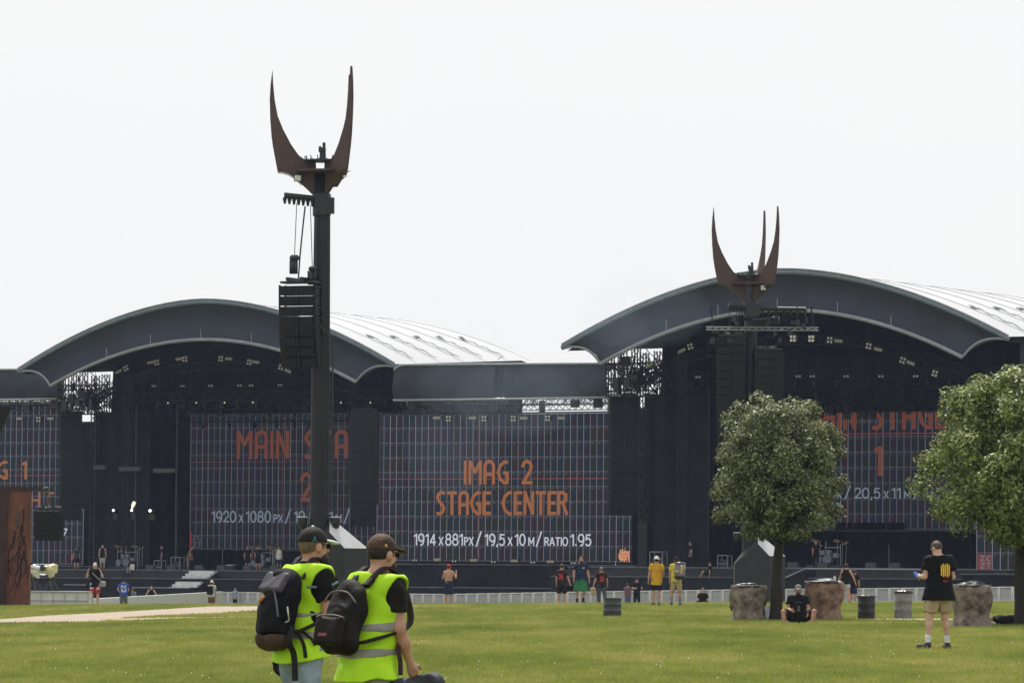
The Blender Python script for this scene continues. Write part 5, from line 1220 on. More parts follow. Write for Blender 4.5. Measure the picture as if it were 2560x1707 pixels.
B().lathe([(.17, .05), (.195, .07), (.195, .48), (.18, .50)], n=26).build('tank', mat('clear_tank', (.20, .21, .23), .15, .35, 3, .1, spec=.6, col2=(.09, .09, .11)), dp, True)
B().lathe([(.15, -.06), (.205, -.04), (.205, .06), (.19, .07)], n=26).build('base', mat('tank_black', (.02, .02, .022), .5, .2, 5), dp, True); B().lathe([(.20, .49), (.215, .50), (.215, .53), (.12, .56), (.03, .565)], n=26).build('lid', mat('tank_lid', (.06, .06, .065), .25, .2, 5), dp, True)
B().box((.10, -.175, .28), (.09, .03, .26)).build('beer_picture', mat('beer_amber', (.62, .36, .12), .5, .1, 9), dp); B().box((.10, -.180, .43), (.085, .03, .05)).build('foam_picture', mat('foam_cream', (.75, .72, .65), .5, .1, 9), dp)
b = B()
for i, q in enumerate((.0, .03, .065, .10)): b.tube([(-.12 + q, -.193, .19), (-.11 + q, -.193, .26 if i % 3 else .29)], .010, 4)
b.tube([(-.13, -.193, .225), (-.02, -.193, .225)], .008, 4); b.build('lettering', mat('tank_white', (.7, .7, .72), .5, .05, 9), dp)
t, J, _ = person('shirtless person in navy shorts and a red cap photographing the stage', place(1121, 207), R(-18), 1.76, .02, SKIN, None, ('shorts', CNV, 1.0), SHB, None, ('short', HBK), ('cap', CRE), wide=1.02, loose=2, arms=(((-.30, .25, -.9), (.55, .75, .75)), ((.35, .35, -.85), (-.1, .55, 1.0))))
d = Sdf(.01); ax = J['pel'] + UP * .06; d.cone(ax - UP * .012, ax + UP * .012, .165, None, .7); d.build('waistband', CGR, t, .02)
ph = B().box((0, 0, 0), (.15, .06, .09)).tube([(0, .03, 0), (0, .10, 0)], .035, 10).build('photo_camera', BLACKM, None, bevel=.006); q = Matrix.Translation(t.location) @ Matrix.Rotation(t.rotation_euler.z, 4, 'Z'); ph.matrix_world = q @ Matrix.Translation([float(v) for v in (J['wr', 0] + J['wr', 1]) / 2 + np.array([.04, .08, .05])]); tag(ph, 'dark camera held up by the shirtless person in navy shorts', 'camera')
S24 = clothm('jersey_black', (.030, .018, .020)); P24 = PRN('print_scarlet', (.55, .035, .045))
def jersey(label, x, d, rz, h, bottom, **kw):
    t, J, _ = person(label, place(x, d), rz, h, .02, SKIN, ('tee', S24, .12), bottom, SHB, None, kw.pop('hair', ('short', HBR)), kw.pop('cap', None), loose=1.6, **kw)
    on_back(t, J, lettering('24', .19, .25, .17), P24, 'number', 0, .28)
    yk = Sdf(.02); s = J['s']; yk.cone(J['sh', 0] * .82 + J['sh', 1] * .18 + UP * .02, J['sh', 1] * .82 + J['sh', 0] * .18 + UP * .02, .070 * s); yk.build('shoulder_yoke', PRN('yoke_red', (.52, .05, .06)), t, .02)
    return t, J
def held_bag(label, t, J, i, size, m, nm='carrier_bag'):
    s = Sdf(.03); s.rbox((0, 0, -size[2] / 2), size, .03, taper=-.25); o = s.build(nm, m, None, .022); o.matrix_world = Matrix.Translation(t.location) @ Matrix.Rotation(t.rotation_euler.z, 4, 'Z') @ Matrix.Translation([float(v) for v in J['wr', i] + J['fa', i] * .10]); tag(o, label, 'bag')
t, J = jersey('person in black shorts and a red jersey number 24 left of the kilt', 1404, 205, R(-16), 1.74, ('shorts', CB2, .95), arms=(((-.14, 0, -1), (-.04, .10, -1)), ((.30, .10, -1), (.35, .12, -1))), legs=(((-.10, .04, -1), (0, -.05, -1)), ((.10, .0, -1), (.05, -.08, -1))))
held_bag('black bag held by the person in the number 24 jersey and shorts', t, J, 1, (.30, .14, .24), CB)
t, J = jersey('person in grey trousers and a red jersey number 24 with a paper bag', 1503, 209, R(10), 1.66, ('trousers', clothm('cloth_slate', (.085, .095, .11))), arms=(((-.34, .12, -1), (-.30, .02, -1)), ((.30, -.06, -1), (.12, .28, -1))), legs=(((-.06, .16, -1), (.0, -.12, -1)), ((.14, -.14, -1), (.06, -.34, -1))), hair=('short', HGY))
held_bag('beige paper bag in the hand of the person in grey trousers', t, J, 0, (.22, .12, .34), mat('paper_beige', (.46, .36, .24), .8, .15, 8, .3), 'paper_bag')
t, J, _ = person('bearded person in a navy polo shirt and green kilt walking towards the camera', place(1452, 193), R(186), 1.88, .02, SKIN, ('tee', CNV, .08), ('kilt', CGN), SHB, (clothm('sock_dark', (.035, .03, .03)), .25), ('short', HBK), None, (HBK, .06), wide=1.06, legs=(((-.04, .20, -1), (.05, -.30, -1)), ((.10, .02, -1), (.0, -.04, -1))), arms=(((-.26, .03, -1), (-.14, .22, -1)), ((.26, -.02, -1), (.05, .16, -1))))
on_back(t, J, B().box((0, 0, 0), (.09, .001, .035)), PRN('badge_pale', (.55, .58, .66)), 'badge', -.08, .40, .02, True)
t, J, _ = person('person in a black top and pale shorts striding past the red brown stump bin', place(2114, 205), R(-12), 1.72, .02, SKIN, ('tank', CB, .08), ('shorts', clothm('shorts_pale', (.42, .44, .47)), .55), SHB, None, ('short', HBK), None, T=(.03, .16, 1), legs=(((-.05, .24, -1), (.0, -.10, -1)), ((.14, -.26, -1), (.08, -.55, -1))), arms=(((-.35, .35, -1), (-.45, .35, -1)), ((.5, -.05, -1), (.35, .15, -1))))
person('person in a dark top and navy shorts half hidden behind the striding person', place(2133, 213), R(-30), 1.55, .024, SKIN, ('tee', CB), ('shorts', CNV), SHB, None, ('short', HBK), None, T=(0, .3, 1))
# sitting and lying
gS = place(1996, 121.0); t, J, hh_ = person('person in a black T-shirt and pale cap sitting against the red brown stump bin', gS, R(180), 1.78, .015, SKIN2, ('tee', CB, .02), ('shorts', CB2, .9), SHB, None, ('short', HBR), ('cap', clothm('cap_greygreen', (.20, .21, .19))), (HBR, .02), wide=1.12, seat=.13, T=(.0, -.16, 1), head=(0, .12, 1), look=(.05, 1, -.12),
    legs=(((-.62, .60, .42), (.22, .45, -.85)), ((.66, .60, .40), (-.10, .35, -.90))), arms=(((-.22, .42, -1), (.10, .75, -.45)), ((.25, .35, -1), (-.25, .85, -.15))), toes=((.5, .6, 0), (.2, 1, 0)))
on_back(t, J, lettering('CENTER', .17, .03, .2), PRN('print_grey', (.12, .12, .125)), 'chest_print', 0, .40, .015, True)
on_back(t, J, stroke_text('S', -.035, .035, -.07, .07, 0, .25), PRN('print_grey', (.12, .12, .125)), 'chest_emblem', 0, .24, .015, True)
t = None
gl = place(2532, 115.5)
J = skeleton(1.75, legs=(((-.04, .02, -1), (0, -.03, -1)), ((.08, .0, -1), (0, -.03, -1))), arms=(((-.2, .0, -1), (-.08, .1, -1)), ((.5, .3, .9), (-.2, .1, .9))), head=(0, .10, 1))
t, J, _ = person('person in black lying on the grass at the foot of the right tree', gl, 0, 1.75, .016, SKIN, ('tee', CB, .1), ('trousers', CB2), SHB, None, ('short', HBR), ('cap', mat('cap_mottled', (.06, .08, .09), .8, .4, 12)), J=J)
t.rotation_euler = (R(90), 0, R(90)); ct = np.array([0, 0, .9])
t.rotation_euler = Matrix(((0, 0, -1), (1, 0, 0), (0, -1, 0))).to_euler() if False else (Matrix.Rotation(R(90), 3, 'Z') @ Matrix.Rotation(R(-90), 3, 'X') @ Matrix.Rotation(R(180), 3, 'Y')).to_euler()
t.rotation_euler = Matrix(((0, 0, -1), (-1, 0, 0), (0, 1, 0))).to_euler()
hx = at(2466, 1561, 115.5); t.location = (hx[0] + J['head'][2], 115.5, gz(hx[0], 115.5) + .115)
s = Sdf(.03); s.ell((0, 0, .05), (.14, .10, .07)).ell((.09, .0, .04), (.08, .07, .05)); o = s.build('cloth_bundle', CKH, None, .018); q = at(2473, 1567, 115.0); o.location = (q[0], 115.0, gz(q[0], 115.0)); tag(o, 'small beige cloth bundle under the head of the lying person', 'cloth')
person('person with plum hair and black top sitting on the slope, only head and shoulders showing', place(1757, 224), R(176), 1.66, .02, SKIN3, ('tee', CB), ('trousers', CB2), SHB, None, ('long', HRD), seat=.10, legs=(((-.3, .9, .35), (0, .4, -1)), ((.3, .9, .35), (0, .4, -1))))
# left group
t, J, _ = person('person in a black T-shirt and red and white shorts photographing towards the camera', place(237, 199), R(178), 1.76, .02, SKIN3, ('tee', CB, .16), ('shorts', CRE, .95), SHB, None, ('short', HBR), ('cap', clothm('cap_pale', (.62, .52, .48))), arms=(((-.45, .35, -.75), (.35, .55, 1.0)), ((.45, .30, -.75), (-.30, .55, 1.05))), loose=1.4)
d = Sdf(.02)
for i in (0, 1): a = J['hip', i] * .45 + J['kn', i] * .55; d.cone(J['hip', i], a, .116, .108)
d.build('shorts_panel', CWH, t, .02)
ph = B().box((0, 0, 0), (.14, .07, .10)).tube([(0, .03, 0), (0, .14, 0)], .04, 10).build('photo_camera', BLACKM, None, bevel=.006); ph.matrix_world = Matrix.Translation(t.location) @ Matrix.Rotation(t.rotation_euler.z, 4, 'Z') @ Matrix.Translation([float(v) for v in (J['wr', 0] + J['wr', 1]) / 2 + np.array([0, .06, .06])]); tag(ph, 'dark camera before the face of the person in red and white shorts', 'camera')
q = Matrix.Translation(t.location) @ Matrix.Rotation(t.rotation_euler.z, 4, 'Z')
s = Sdf(.03); s.rbox((-.32, -.05, .92), (.24, .16, .24), .05); s.cone((-.30, .05, 1.0), (.10, .17, 1.38), .022); o = s.build('camera_bag', mat('bag_pale', (.40, .39, .40), .7, .2, 6, .3), None, .02); o.matrix_world = q; tag(o, 'pale grey camera bag slung across the person in red and white shorts', 'bag')
t, J, _ = person('person in a bright blue T-shirt with white block lettering and grey trousers', place(309, 250), R(4), 1.68, .022, SKIN, ('tee', CBL, .12), ('trousers', CGR), SHB, None, ('short', HBK), ('cap', CB2), wide=1.06, loose=1.5, arms=(((-.52, -.12, -1), (.45, .35, -.75)), ((.30, .12, -1), (-.15, .9, -.3))))
on_back(t, J, stroke_text('ALLE', -.15, .15, .02, .17, 0, .2), PRN('print_white', (.66, .68, .72)), 'back_lettering', 0, .30, .022); on_back(t, J, B().box((0, 0, -.06), (.28, .001, .07)).box((0, 0, -.155), (.26, .001, .06)), PRN('print_white', (.66, .68, .72)), 'back_print', 0, .30, .022)
person('person in a black tank top facing the camera beyond the low wall', place(378, 292), R(180), 1.55, .024, SKIN3, ('tank', CB), ('shorts', CTE), SHB, None, ('short', HBK), arms=(((-.55, .05, -1), (-.25, .05, -1)), ((.5, .05, -1), (.35, .05, -1))))
person('person with dark hair bending down beside the person in the black tank top', place(340, 290), R(60), 1.45, .024, SKIN, ('tee', clothm('cloth_bluegrey', (.12, .15, .19))), ('trousers', CB), SHB, None, ('long', HBK), T=(0, .5, 1))
t, J, _ = person('person in a sun hat and brown shorts with a backpack near the stairs', place(529, 262), R(-22), 1.64, .022, SKIN, ('tee', clothm('cloth_palegrey', (.55, .56, .55)), .12), ('shorts', clothm('cloth_brown', (.16, .08, .055)), 1.0), SHB, None, ('short', HBR), ('hat2', mat('hat_cream', (.72, .68, .56), .8, .1, 9)), loose=1.5)
s = Sdf(.04); s.rbox((0, -.24, 1.16), (.34, .20, .48), .08); o = s.build('backpack', CB, None, .024); o.matrix_world = Matrix.Translation(t.location) @ Matrix.Rotation(t.rotation_euler.z, 4, 'Z'); tag(o, 'dark backpack on the person in the sun hat near the stairs', 'backpack')
person('tiny person in pale blue seated behind the barrier right of the stairs', place(588, 316), R(150), 1.42, .026, SKIN, ('tee', clothm('cloth_paleblue', (.25, .32, .40))), ('shorts', CB), SHB, None, ('short', HBR))
person('person in dark clothes stooping behind the barrier left of the number 24 jersey', place(1374, 311), R(-120), 1.60, .026, SKIN, ('tee', CNV), ('trousers', CB), SHB, None, ('short', HBK), T=(0, .55, 1))
person('person in a checked red shirt standing low before the barrier by the dark drum', place(1569, 284), R(8), 1.56, .024, SKIN, ('tee', mat('check_cloth', (.16, .05, .07), .8, .5, 18, .2, col2=(.03, .05, .12))), ('trousers', clothm('denim_dark', (.09, .13, .20))), SHB, None, ('short', HBR))
person('tall person in a black cap and top before the barrier beside the yellow T-shirt', place(1592, 281), R(200), 1.84, .024, SKIN, ('tee', CB), ('trousers', CB), SHB, None, ('short', HBK), ('cap', CB), arms=(((-.3, .2, -.9), (.2, .8, .1)), ((.3, .2, -.9), (-.2, .8, .1))))
person('person in dark red crouching behind the grey brown stump bin', place(1836, 150), R(-80), 1.60, .02, SKIN, ('tee', clothm('cloth_maroon', (.13, .03, .035))), ('trousers', CB), SHB, None, ('short', HBK), T=(0, .55, 1), seat=.22, legs=(((-.15, .9, .3), (0, -.1, -1)), ((.15, .9, .3), (0, -.1, -1))))
# people on the stages
def on_deck(fr, x, y, yl, zd): a = fr.hit(x, y, yl); return fr.w(a[0], yl, zd)
ZL, ZR = 1.30, 1.70
t, J, _ = person('person in dark clothes with an orange cloth standing at the left stage edge', on_deck(L, 191, 1420, .6, ZL), R(20), 1.66, .026, SKIN, ('tee', clothm('cloth_petrol', (.03, .055, .06))), ('shorts', CB), SHB, None, ('short', HBR))
s = Sdf(.03); s.rbox((-.26, .05, .88), (.16, .12, .34), .04); o = s.build('orange_cloth', COR, None, .03); o.matrix_world = Matrix.Translation(t.location) @ Matrix.Rotation(t.rotation_euler.z, 4, 'Z'); tag(o, 'orange cloth hanging from the hand of a person on the left stage', 'cloth')
person('person in a black vest and pale shorts standing near the left stage edge', on_deck(L, 256, 1420, .8, ZL), R(170), 1.80, .026, SKIN3, ('tank', CB), ('shorts', clothm('shorts_cream', (.42, .42, .39)), .95), SHB, None, ('short', HBR), loose=1.5)
person('person sitting on the left stage edge with a white bag', on_deck(L, 335, 1420, -.3, ZL), R(120), 1.7, .026, SKIN, ('tee', CB), ('shorts', CB), SHB, None, ('short', HBK), seat=.16, T=(0, .25, 1), legs=(((-.2, .9, .1), (0, .1, -1)), ((.2, .9, .1), (0, .1, -1))))
q = on_deck(L, 331, 1420, -.75, ZL); s = Sdf(.03); s.rbox((0, 0, .22), (.32, .14, .42), .04); o = s.build('white_bag', CWH, None, .028); o.location = [float(v) for v in q]; tag(o, 'white bag beside the person sitting on the left stage edge', 'bag')
for x, y, lab, rz, top, bot in ((405, 1418, 'shadowy person standing left of the stage stairs', 90, CB, ('trousers', CB2)), (470, 1420, 'stooping person in brown at the head of the stage stairs', -100, clothm('cloth_ochre', (.16, .11, .06)), ('trousers', clothm('cloth_sand', (.22, .20, .16)))), (619, 1421, 'person in black with bare legs left of the left stage drum kit', 170, CB, ('shorts', CB)), (645, 1421, 'person in black with bare legs beside the left stage drum kit', 190, CB2, ('shorts', CB))):
    person(lab, on_deck(L, x, y, 2.2, ZL), R(rz), 1.76, .028, SKIN, ('tee', top), bot, SHB, None, ('short', HBK), None, None, 'crew on the left stage', T=(0, .45, 1) if 'stoop' in lab else (0, 0, 1))
person('person in a white shirt and dark skirt standing right of the left stage drum kit', on_deck(L, 697, 1421, .8, ZL), R(200), 1.72, .026, SKIN2, ('tank', CWH), ('shorts', CNV), SHB, None, ('long', HBK))
person('person crouching at the right stage edge in black', on_deck(RS, 1737, 1414, -.3, ZR), R(100), 1.7, .026, SKIN, ('tee', CB), ('trousers', CB), SHB, None, ('short', HBK), T=(0, .6, 1))
person('person sitting on the right stage edge with legs bent', on_deck(RS, 1772, 1424, -1.8, ZR - .55), R(80), 1.7, .026, SKIN, ('tee', CB), ('shorts', CB), SHB, None, ('short', HBK), seat=.14, T=(0, -.2, 1), legs=(((-.2, .8, .5), (0, .5, -1)), ((.2, .8, .5), (0, .6, -1))))
person('dark figure behind the right stage drum kit', on_deck(RS, 2040, 1417, 1.6, ZR), R(200), 1.74, .026, SKIN, ('tee', CB), ('trousers', CB), SHB, None, ('long', HBK))

# ================================================================== THE TWO WALKERS IN THE FOREGROUND
HIVIS = mat('hi_vis_yellow', (.46, .80, .010), .65, .08, 3, .25, col2=(.40, .70, .008), bscale=14); BAND = mat('reflective_grey', (.30, .29, .27), .45, .12, 8, .15)
PACK1 = mat('pack_navy_black', (.0075, .0075, .012), .75, .3, 5, .5, bscale=20, spec=.18); LEATH = mat('pack_leather', (.058, .031, .015), .75, .25, 6, .4); FLAP = mat('pack_grey_purple', (.050, .046, .060), .55, .25, 4, .35, bscale=18); PACK2 = mat('pack_brown_black', (.010, .0078, .0078), .7, .4, 5, .5, bscale=18, spec=.2, col2=(.005, .0045, .005))
WEB = mat('webbing_black', (.010, .010, .012), .8, .2, 30, .3); WEB2 = mat('webbing_maroon', (.045, .012, .018), .8, .2, 30, .3)
def vest(t, J, low, bands, res, wide=1.0, seed=1):
    s = J['s']; ax = _n(np.cross(np.array([1.0, 0, 0]), J['T']))
    def shell(g):
        d = Sdf(.05 * s); torso(d, J, .034 + g, False); d.cone(J['pel'] - UP * .22, J['waist'], .234 * s * wide, .186 * s, 1.0, ax, g)
        d.cone(J['sh', 0] * .95 + J['sh', 1] * .05, J['sh', 1] * .95 + J['sh', 0] * .05, .060 * s, None, 1, (0, 1, 0), .022 + g); d.wr = (.0052, 13, seed)
        for i in (0, 1):
            q = J['sh', i] + np.array([(-1, 1)[i] * .085, .0, -.070 * s]); d.subs.append(lambda P, q=q: .100 * s - np.linalg.norm((P - q) * np.array([.75, .80, .78]), axis=-1))
        d.cut(J['pel'] - UP * low, (.0, .10, -1)); d.cut(J['neck'] + J['T'] * .030 * s, J['T']); return d
    shell(0).build('safety_vest', HIVIS, t, res)
    for z, th in bands:
        d = shell(.005); d.cut((0, 0, z + th / 2), (0, -.06, 1)); d.cut((0, 0, z - th / 2), (0, .06, -1)); d.build('reflective_band', BAND, t, res)
def glove(t, J, i, m, res=.007):
    s = J['s']; J2 = dict(J); d = Sdf(.012); hand(d, J, i, True, .45); q = Sdf(.012)
    for f, a, b2, k in d.p: q.p.append((lambda P, f=f: f(P) - .0045, a - .006, b2 + .006, k))
    q.cone(J['wr', i] - J['fa', i] * .09 * s, J['wr', i] + J['fa', i] * .02 * s, .039 * s, .033 * s); q.build('glove', m, t, res)
def ribbon3(pts, w, th, wd=(1, 0, 0)):
    b = B(); wd = _n(wd); P = [np.array(p, float) for p in pts]; rows = []
    for i, p in enumerate(P):
        d = _n(P[min(i + 1, len(P) - 1)] - P[max(i - 1, 0)]); side = _n(wd - d * np.dot(wd, d)); nn = np.cross(d, side)
        rows.append([p + side * w / 2 + nn * th / 2, p - side * w / 2 + nn * th / 2, p - side * w / 2 - nn * th / 2, p + side * w / 2 - nn * th / 2, p + side * w / 2 + nn * th / 2])
    b.grid(rows); return b
def curve(pts, n=8):
    P = [np.array(p, float) for p in pts]; out = []
    for i in range(len(P) - 1):
        p0, p1, p2, p3 = P[max(i - 1, 0)], P[i], P[i + 1], P[min(i + 2, len(P) - 1)]
        for k in range(n): u = k / n; out.append(.5 * (2 * p1 + (p2 - p0) * u + (2 * p0 - 5 * p1 + 4 * p2 - p3) * u * u + (3 * p1 - p0 - 3 * p2 + p3) * u ** 3))
    return out + [P[-1]]
def shades(t, hq, s):
    c, f, r, u, M = hq; b = B()
    for sg in (-1, 1): b.tube([c + r * sg * .082 * s - f * .01 + u * .018 * s, c + r * sg * .072 * s + f * .085 * s + u * .016 * s], .0045, 6)
    for sg in (-1, 1): b.ball(c + f * .098 * s + r * sg * .034 * s + u * .006 * s, .026 * s, 10, (1, .35, .8))
    b.build('sunglasses', mat('shades_black', (.012, .012, .012), .15, .1, 5), t, True)

# --- walker with the black cap and pale blue brim
d1 = 34.0; w1 = at(752, 1600, d1); L1 = (float(w1[0]), d1, float(gz(w1[0], d1))); rz1 = R(-51)
t, J, hq = person('bearded walker in a hi-vis vest and black cap with a pale blue flat brim', L1, rz1, 1.79, .0085, SKIN, ('tee', CB, -.04, .15), ('trousers', CDN), SHB, None, ('short', mat('hair_shaved', (.17, .105, .065), .7, .2, 30, .3, bscale=90)), ('cap', mat('cap_black', (.012, .0085, .010), .8, .3, 9, .3), mat('brim_blue', (.80, .93, 1.0), .6, .04, 9, .1)), (HBK, .035), None, None, True, (0,),
    T=(0, .10, 1), head=(0, .22, .97), look=(.16, 1, -.02), loose=1.0, legs=(((-.05, .22, -1), (-.02, -.12, -1)), ((.06, -.10, -1), (.02, -.38, -1))), arms=(((-.20, -.26, -1), (-.06, .02, -1)), ((.22, .02, -1), (.04, .75, -.62))))
s = J['s']; vest(t, J, .075, ((1.205, .040), (1.065, .042)), .0085, 1.0, 2); glove(t, J, 0, mat('glove_black', (.011, .011, .012), .75, .2, 12, .3)); shades(t, hq, s)
c, f, r, u, M_ = hq
B().ball(c + u * .140 * s - f * .012, .012, 10, (1, 1, .6)).build('cap_button', mat('brim_blue', (.36, .60, .74)), [o for o in t.children if o.name.startswith('cap')][0], True)
b = B(); q = c + r * .094 * s - f * .045 * s + u * .045 * s
for sg in (-1, 1): b.tube([q + f * .017 * sg - u * .018, q + r * .003 + f * .003 * sg, q - f * .017 * sg * .4 + u * .018], .0045, 6)
b.build('cap_emblem', mat('emblem_teal', (.02, .20, .22), .7, .1, 9), [o for o in t.children if o.name.startswith('cap')][0])
col = Sdf(.02); col.cone(J['neck'] - J['T'] * .005, J['neck'] + J['T'] * .045 * s, .080 * s, .070 * s); col.cut(J['neck'] + J['T'] * .055 * s, J['T']); col.build('collar', CB, t, .009)
b = ribbon3(curve([J['sh', 1] + v for v in (np.array([-.12, -.13, -.075]), np.array([.02, -.085, -.075]), np.array([.085, -.01, -.065]), np.array([.075, .075, -.04]))], 6), .016, .006, (0, 0, 1)); b.build('drinking_tube', mat('tube_blue_grey', (.22, .34, .42), .35, .1, 9), t, True)
TM = Matrix.Translation(t.location) @ Matrix.Rotation(rz1, 4, 'Z')
bp = thing('backpack', 'large navy black backpack with a brown leather base on the walker with the blue brim', 'backpack', L1, rz1)
Rt = Matrix.Rotation(R(-13), 3, 'X'); Rn = np.array(Rt); pc = np.array([.03, -.215, 1.225]); lp = lambda x, y, z: pc + Rn @ np.array([x, y, z])
d = Sdf(.05); d.rbox(lp(0, .0, .02), (.30, .17, .47), .075, Rn); d.ell(lp(0, -.065, -.02), (.135, .07, .20), Rn); d.ell(lp(0, .0, .25), (.125, .085, .06), Rn); d.wr = (.0045, 16, 9); d.cut(lp(0, 0, -.175), -Rn[:, 2] + Rn[:, 1] * .12); d.build('body', PACK1, bp, .0085)
d = Sdf(.05); d.rbox(lp(0, -.01, -.19), (.295, .185, .18), .08, Rn); d.wr = (.004, 16, 11); d.cut(lp(0, 0, -.175), Rn[:, 2] - Rn[:, 1] * .12); d.build('base', LEATH, bp, .0085)
d = Sdf(.03); d.rbox(lp(0, -.083, .185), (.26, .060, .17), .028, np.array(Matrix.Rotation(R(-40), 3, 'X'))); d.wr = (.003, 20, 4); d.build('top_flap', FLAP, bp, .0085)
d = Sdf(.03); d.rbox(lp(.135, -.02, .03), (.07, .13, .24), .03, Rn); d.wr = (.004, 18, 5); d.build('side_pocket', PACK1, bp, .0085)
for sg in (-1, 1):
    ribbon3(curve([lp(sg * .085, .08, .255), J['sh', 1 if sg > 0 else 0] * .55 + J['sh', 0 if sg > 0 else 1] * .45 * 1 + np.array([sg * .065, -.01, .125]), J['sh', 1 if sg > 0 else 0] + np.array([-sg * .065, .095, .070]), J['sh', 1 if sg > 0 else 0] + np.array([-sg * .05, .172, -.10]), J['sh', 1 if sg > 0 else 0] + np.array([-sg * .01, .135, -.24]), np.array([sg * .205, -.03, 1.14]), lp(sg * .15, .07, -.14)], 7), .058, .016, (1, -.2, 0)).build('strap', WEB, bp, True)
ribbon3(curve([lp(.165, .02, -.10), lp(.178, .0, -.22) + (0, .01, 0), np.array([.19, -.20, .92]), np.array([.195, -.19, .74])], 6), .042, .008, (.6, 1, 0)).build('hanging_strap', WEB, bp)
ribbon3(curve([lp(.168, .05, -.12), np.array([.205, -.13, 1.00]), np.array([.215, -.115, .90])], 6), .026, .008, (.6, 1, 0)).build('hanging_strap', WEB, bp)
ribbon3(curve([np.array([.19, -.15, 1.10]), np.array([.215, -.07, 1.035]), np.array([.222, -.04, .985])], 6), .018, .007, (.6, 1, 0)).build('hanging_strap', WEB, bp)
B().tube(curve([lp(.172, -.06, .02), lp(.185, -.05, -.03), lp(.178, -.03, -.07), lp(.182, -.06, -.09)], 5), .006, 6).build('carabiner', mat('carabiner_metal', (.5, .5, .42), .3, .1, 9, metal=.8), bp)
B().tube(curve([lp(.08, -.135, .12), lp(.12, -.125, .04), lp(.14, -.10, -.06)], 5), .008, 6).build('zip_trim', mat('zip_grey', (.10, .10, .12), .5, .2, 9), bp)
d = Sdf(.02); d.rbox(lp(-.055, -.128, .055), (.085, .03, .026), .012, np.array(Matrix.Rotation(R(-35), 3, 'Y'))); d.build('label_patch', mat('patch_orange', (.55, .25, .10), .6, .1, 9), bp, .007)

# --- walker with the brown cap
d2 = 31.0; w2 = at(921, 1600, d2); L2 = (float(w2[0]), d2, float(gz(w2[0], d2))); rz2 = R(-43)
t, J, hq = person('bearded walker in a hi-vis vest and brown cap carrying a dark jacket', L2, rz2, 1.715, .0085, SKIN, ('tee', mat('tee_brown_black', (.0085, .006, .006), .9, .2, 7, .3), -.04, .15), ('trousers', mat('trousers_stone', (.30, .28, .24), .85, .12, 7, .3)), SHB, None, ('full', HBK), ('cap', mat('cap_brown', (.080, .042, .028), .8, .45, 11, .4, col2=(.028, .015, .012))), (HBK, .075), None, None, True, (1,),
    T=(0, .13, 1), head=(0, .24, .97), look=(.12, 1, -.06), loose=1.0, legs=(((-.05, -.05, -1), (.0, -.20, -1)), ((.06, .16, -1), (.02, -.08, -1))), arms=(((-.22, .10, -1), (-.1, .4, -1)), ((.12, -.02, -1), (-.02, .46, -.88))))
s = J['s']; vest(t, J, .115, ((1.150, .042), (.985, .046)), .0085, 1.02, 6); shades(t, hq, s); c, f, r, u, M_ = hq
d = Sdf(.012); hand(d, J, 1, True, 1.25); d.cone(J['wr', 1] - J['fa', 1] * .03, J['wr', 1] + J['fa', 1] * .03, .028 * s, .030 * s); d.build('hand', SKIN, t, .0065)
d = Sdf(.03); a = J['sh', 0] * .74 + J['sh', 1] * .26; d.cone(a + np.array([0, -.085, -.03]), a + np.array([0, .03, .045]), .032, .030); d.cone(a + np.array([0, -.085, -.03]), a + np.array([0, -.12, -.10]), .03); d.build('shoulder_band', BAND, t, .0085)
B().ball(c + r * .090 * s - f * .045 * s + u * .050 * s, .012, 10, (.6, 1, 1)).build('cap_badge', mat('badge_tan', (.40, .27, .12), .6, .1, 9), [o for o in t.children if o.name.startswith('cap')][0], True)
bp = thing('backpack', 'rounded brown black backpack with a front pocket on the walker with the brown cap', 'backpack', L2, rz2)
Rt = Matrix.Rotation(R(-15), 3, 'X'); Rn = np.array(Rt); pc = np.array([-.01, -.220, 1.205]); lp = lambda x, y, z: pc + Rn @ np.array([x, y, z])
d = Sdf(.05); d.rbox(lp(0, .01, -.06), (.290, .165, .32), .080, Rn); d.ell(lp(0, .02, .10), (.138, .080, .150), Rn); d.ell(lp(0, .0, -.17), (.142, .09, .08), Rn); d.wr = (.0065, 15, 21); d.build('body', PACK2, bp, .0085)
d = Sdf(.035); d.rbox(lp(0, -.095, -.115), (.245, .075, .19), .034, Rn); d.wr = (.003, 18, 22); d.build('front_pocket', PACK2, bp, .0085)
B().tube(curve([lp(-.118, -.118, -.025), lp(-.05, -.136, -.018), lp(.05, -.136, -.018), lp(.122, -.112, -.028)], 5), .0075, 6).build('zip_trim', mat('zip_taupe', (.13, .095, .095), .5, .2, 12), bp, True)
B().tube(curve([lp(-.14, -.055, .09), lp(-.07, -.072, .15), lp(.06, -.072, .15), lp(.14, -.05, .085)], 6), .007, 6).build('zip_trim', mat('zip_taupe', (.13, .095, .095)), bp, True)
B().tube(curve([lp(.085, -.138, -.02), lp(.088, -.150, -.08), lp(.072, -.146, -.14)], 5), .004, 5).build('zip_pull', WEB2, bp)
B().box(lp(-.02, -.1345, -.145), (.080, .006, .024), Rt).build('brand_patch', mat('patch_maroon', (.20, .025, .045), .6, .2, 15), bp)
b = B()
for i in range(6): b.box(lp(-.047 + i * .0108, -.1385, -.145), (.0055, .002, .0075), Rt)
b.build('patch_lettering', mat('patch_pink', (.42, .20, .22), .6, .1, 9), bp)
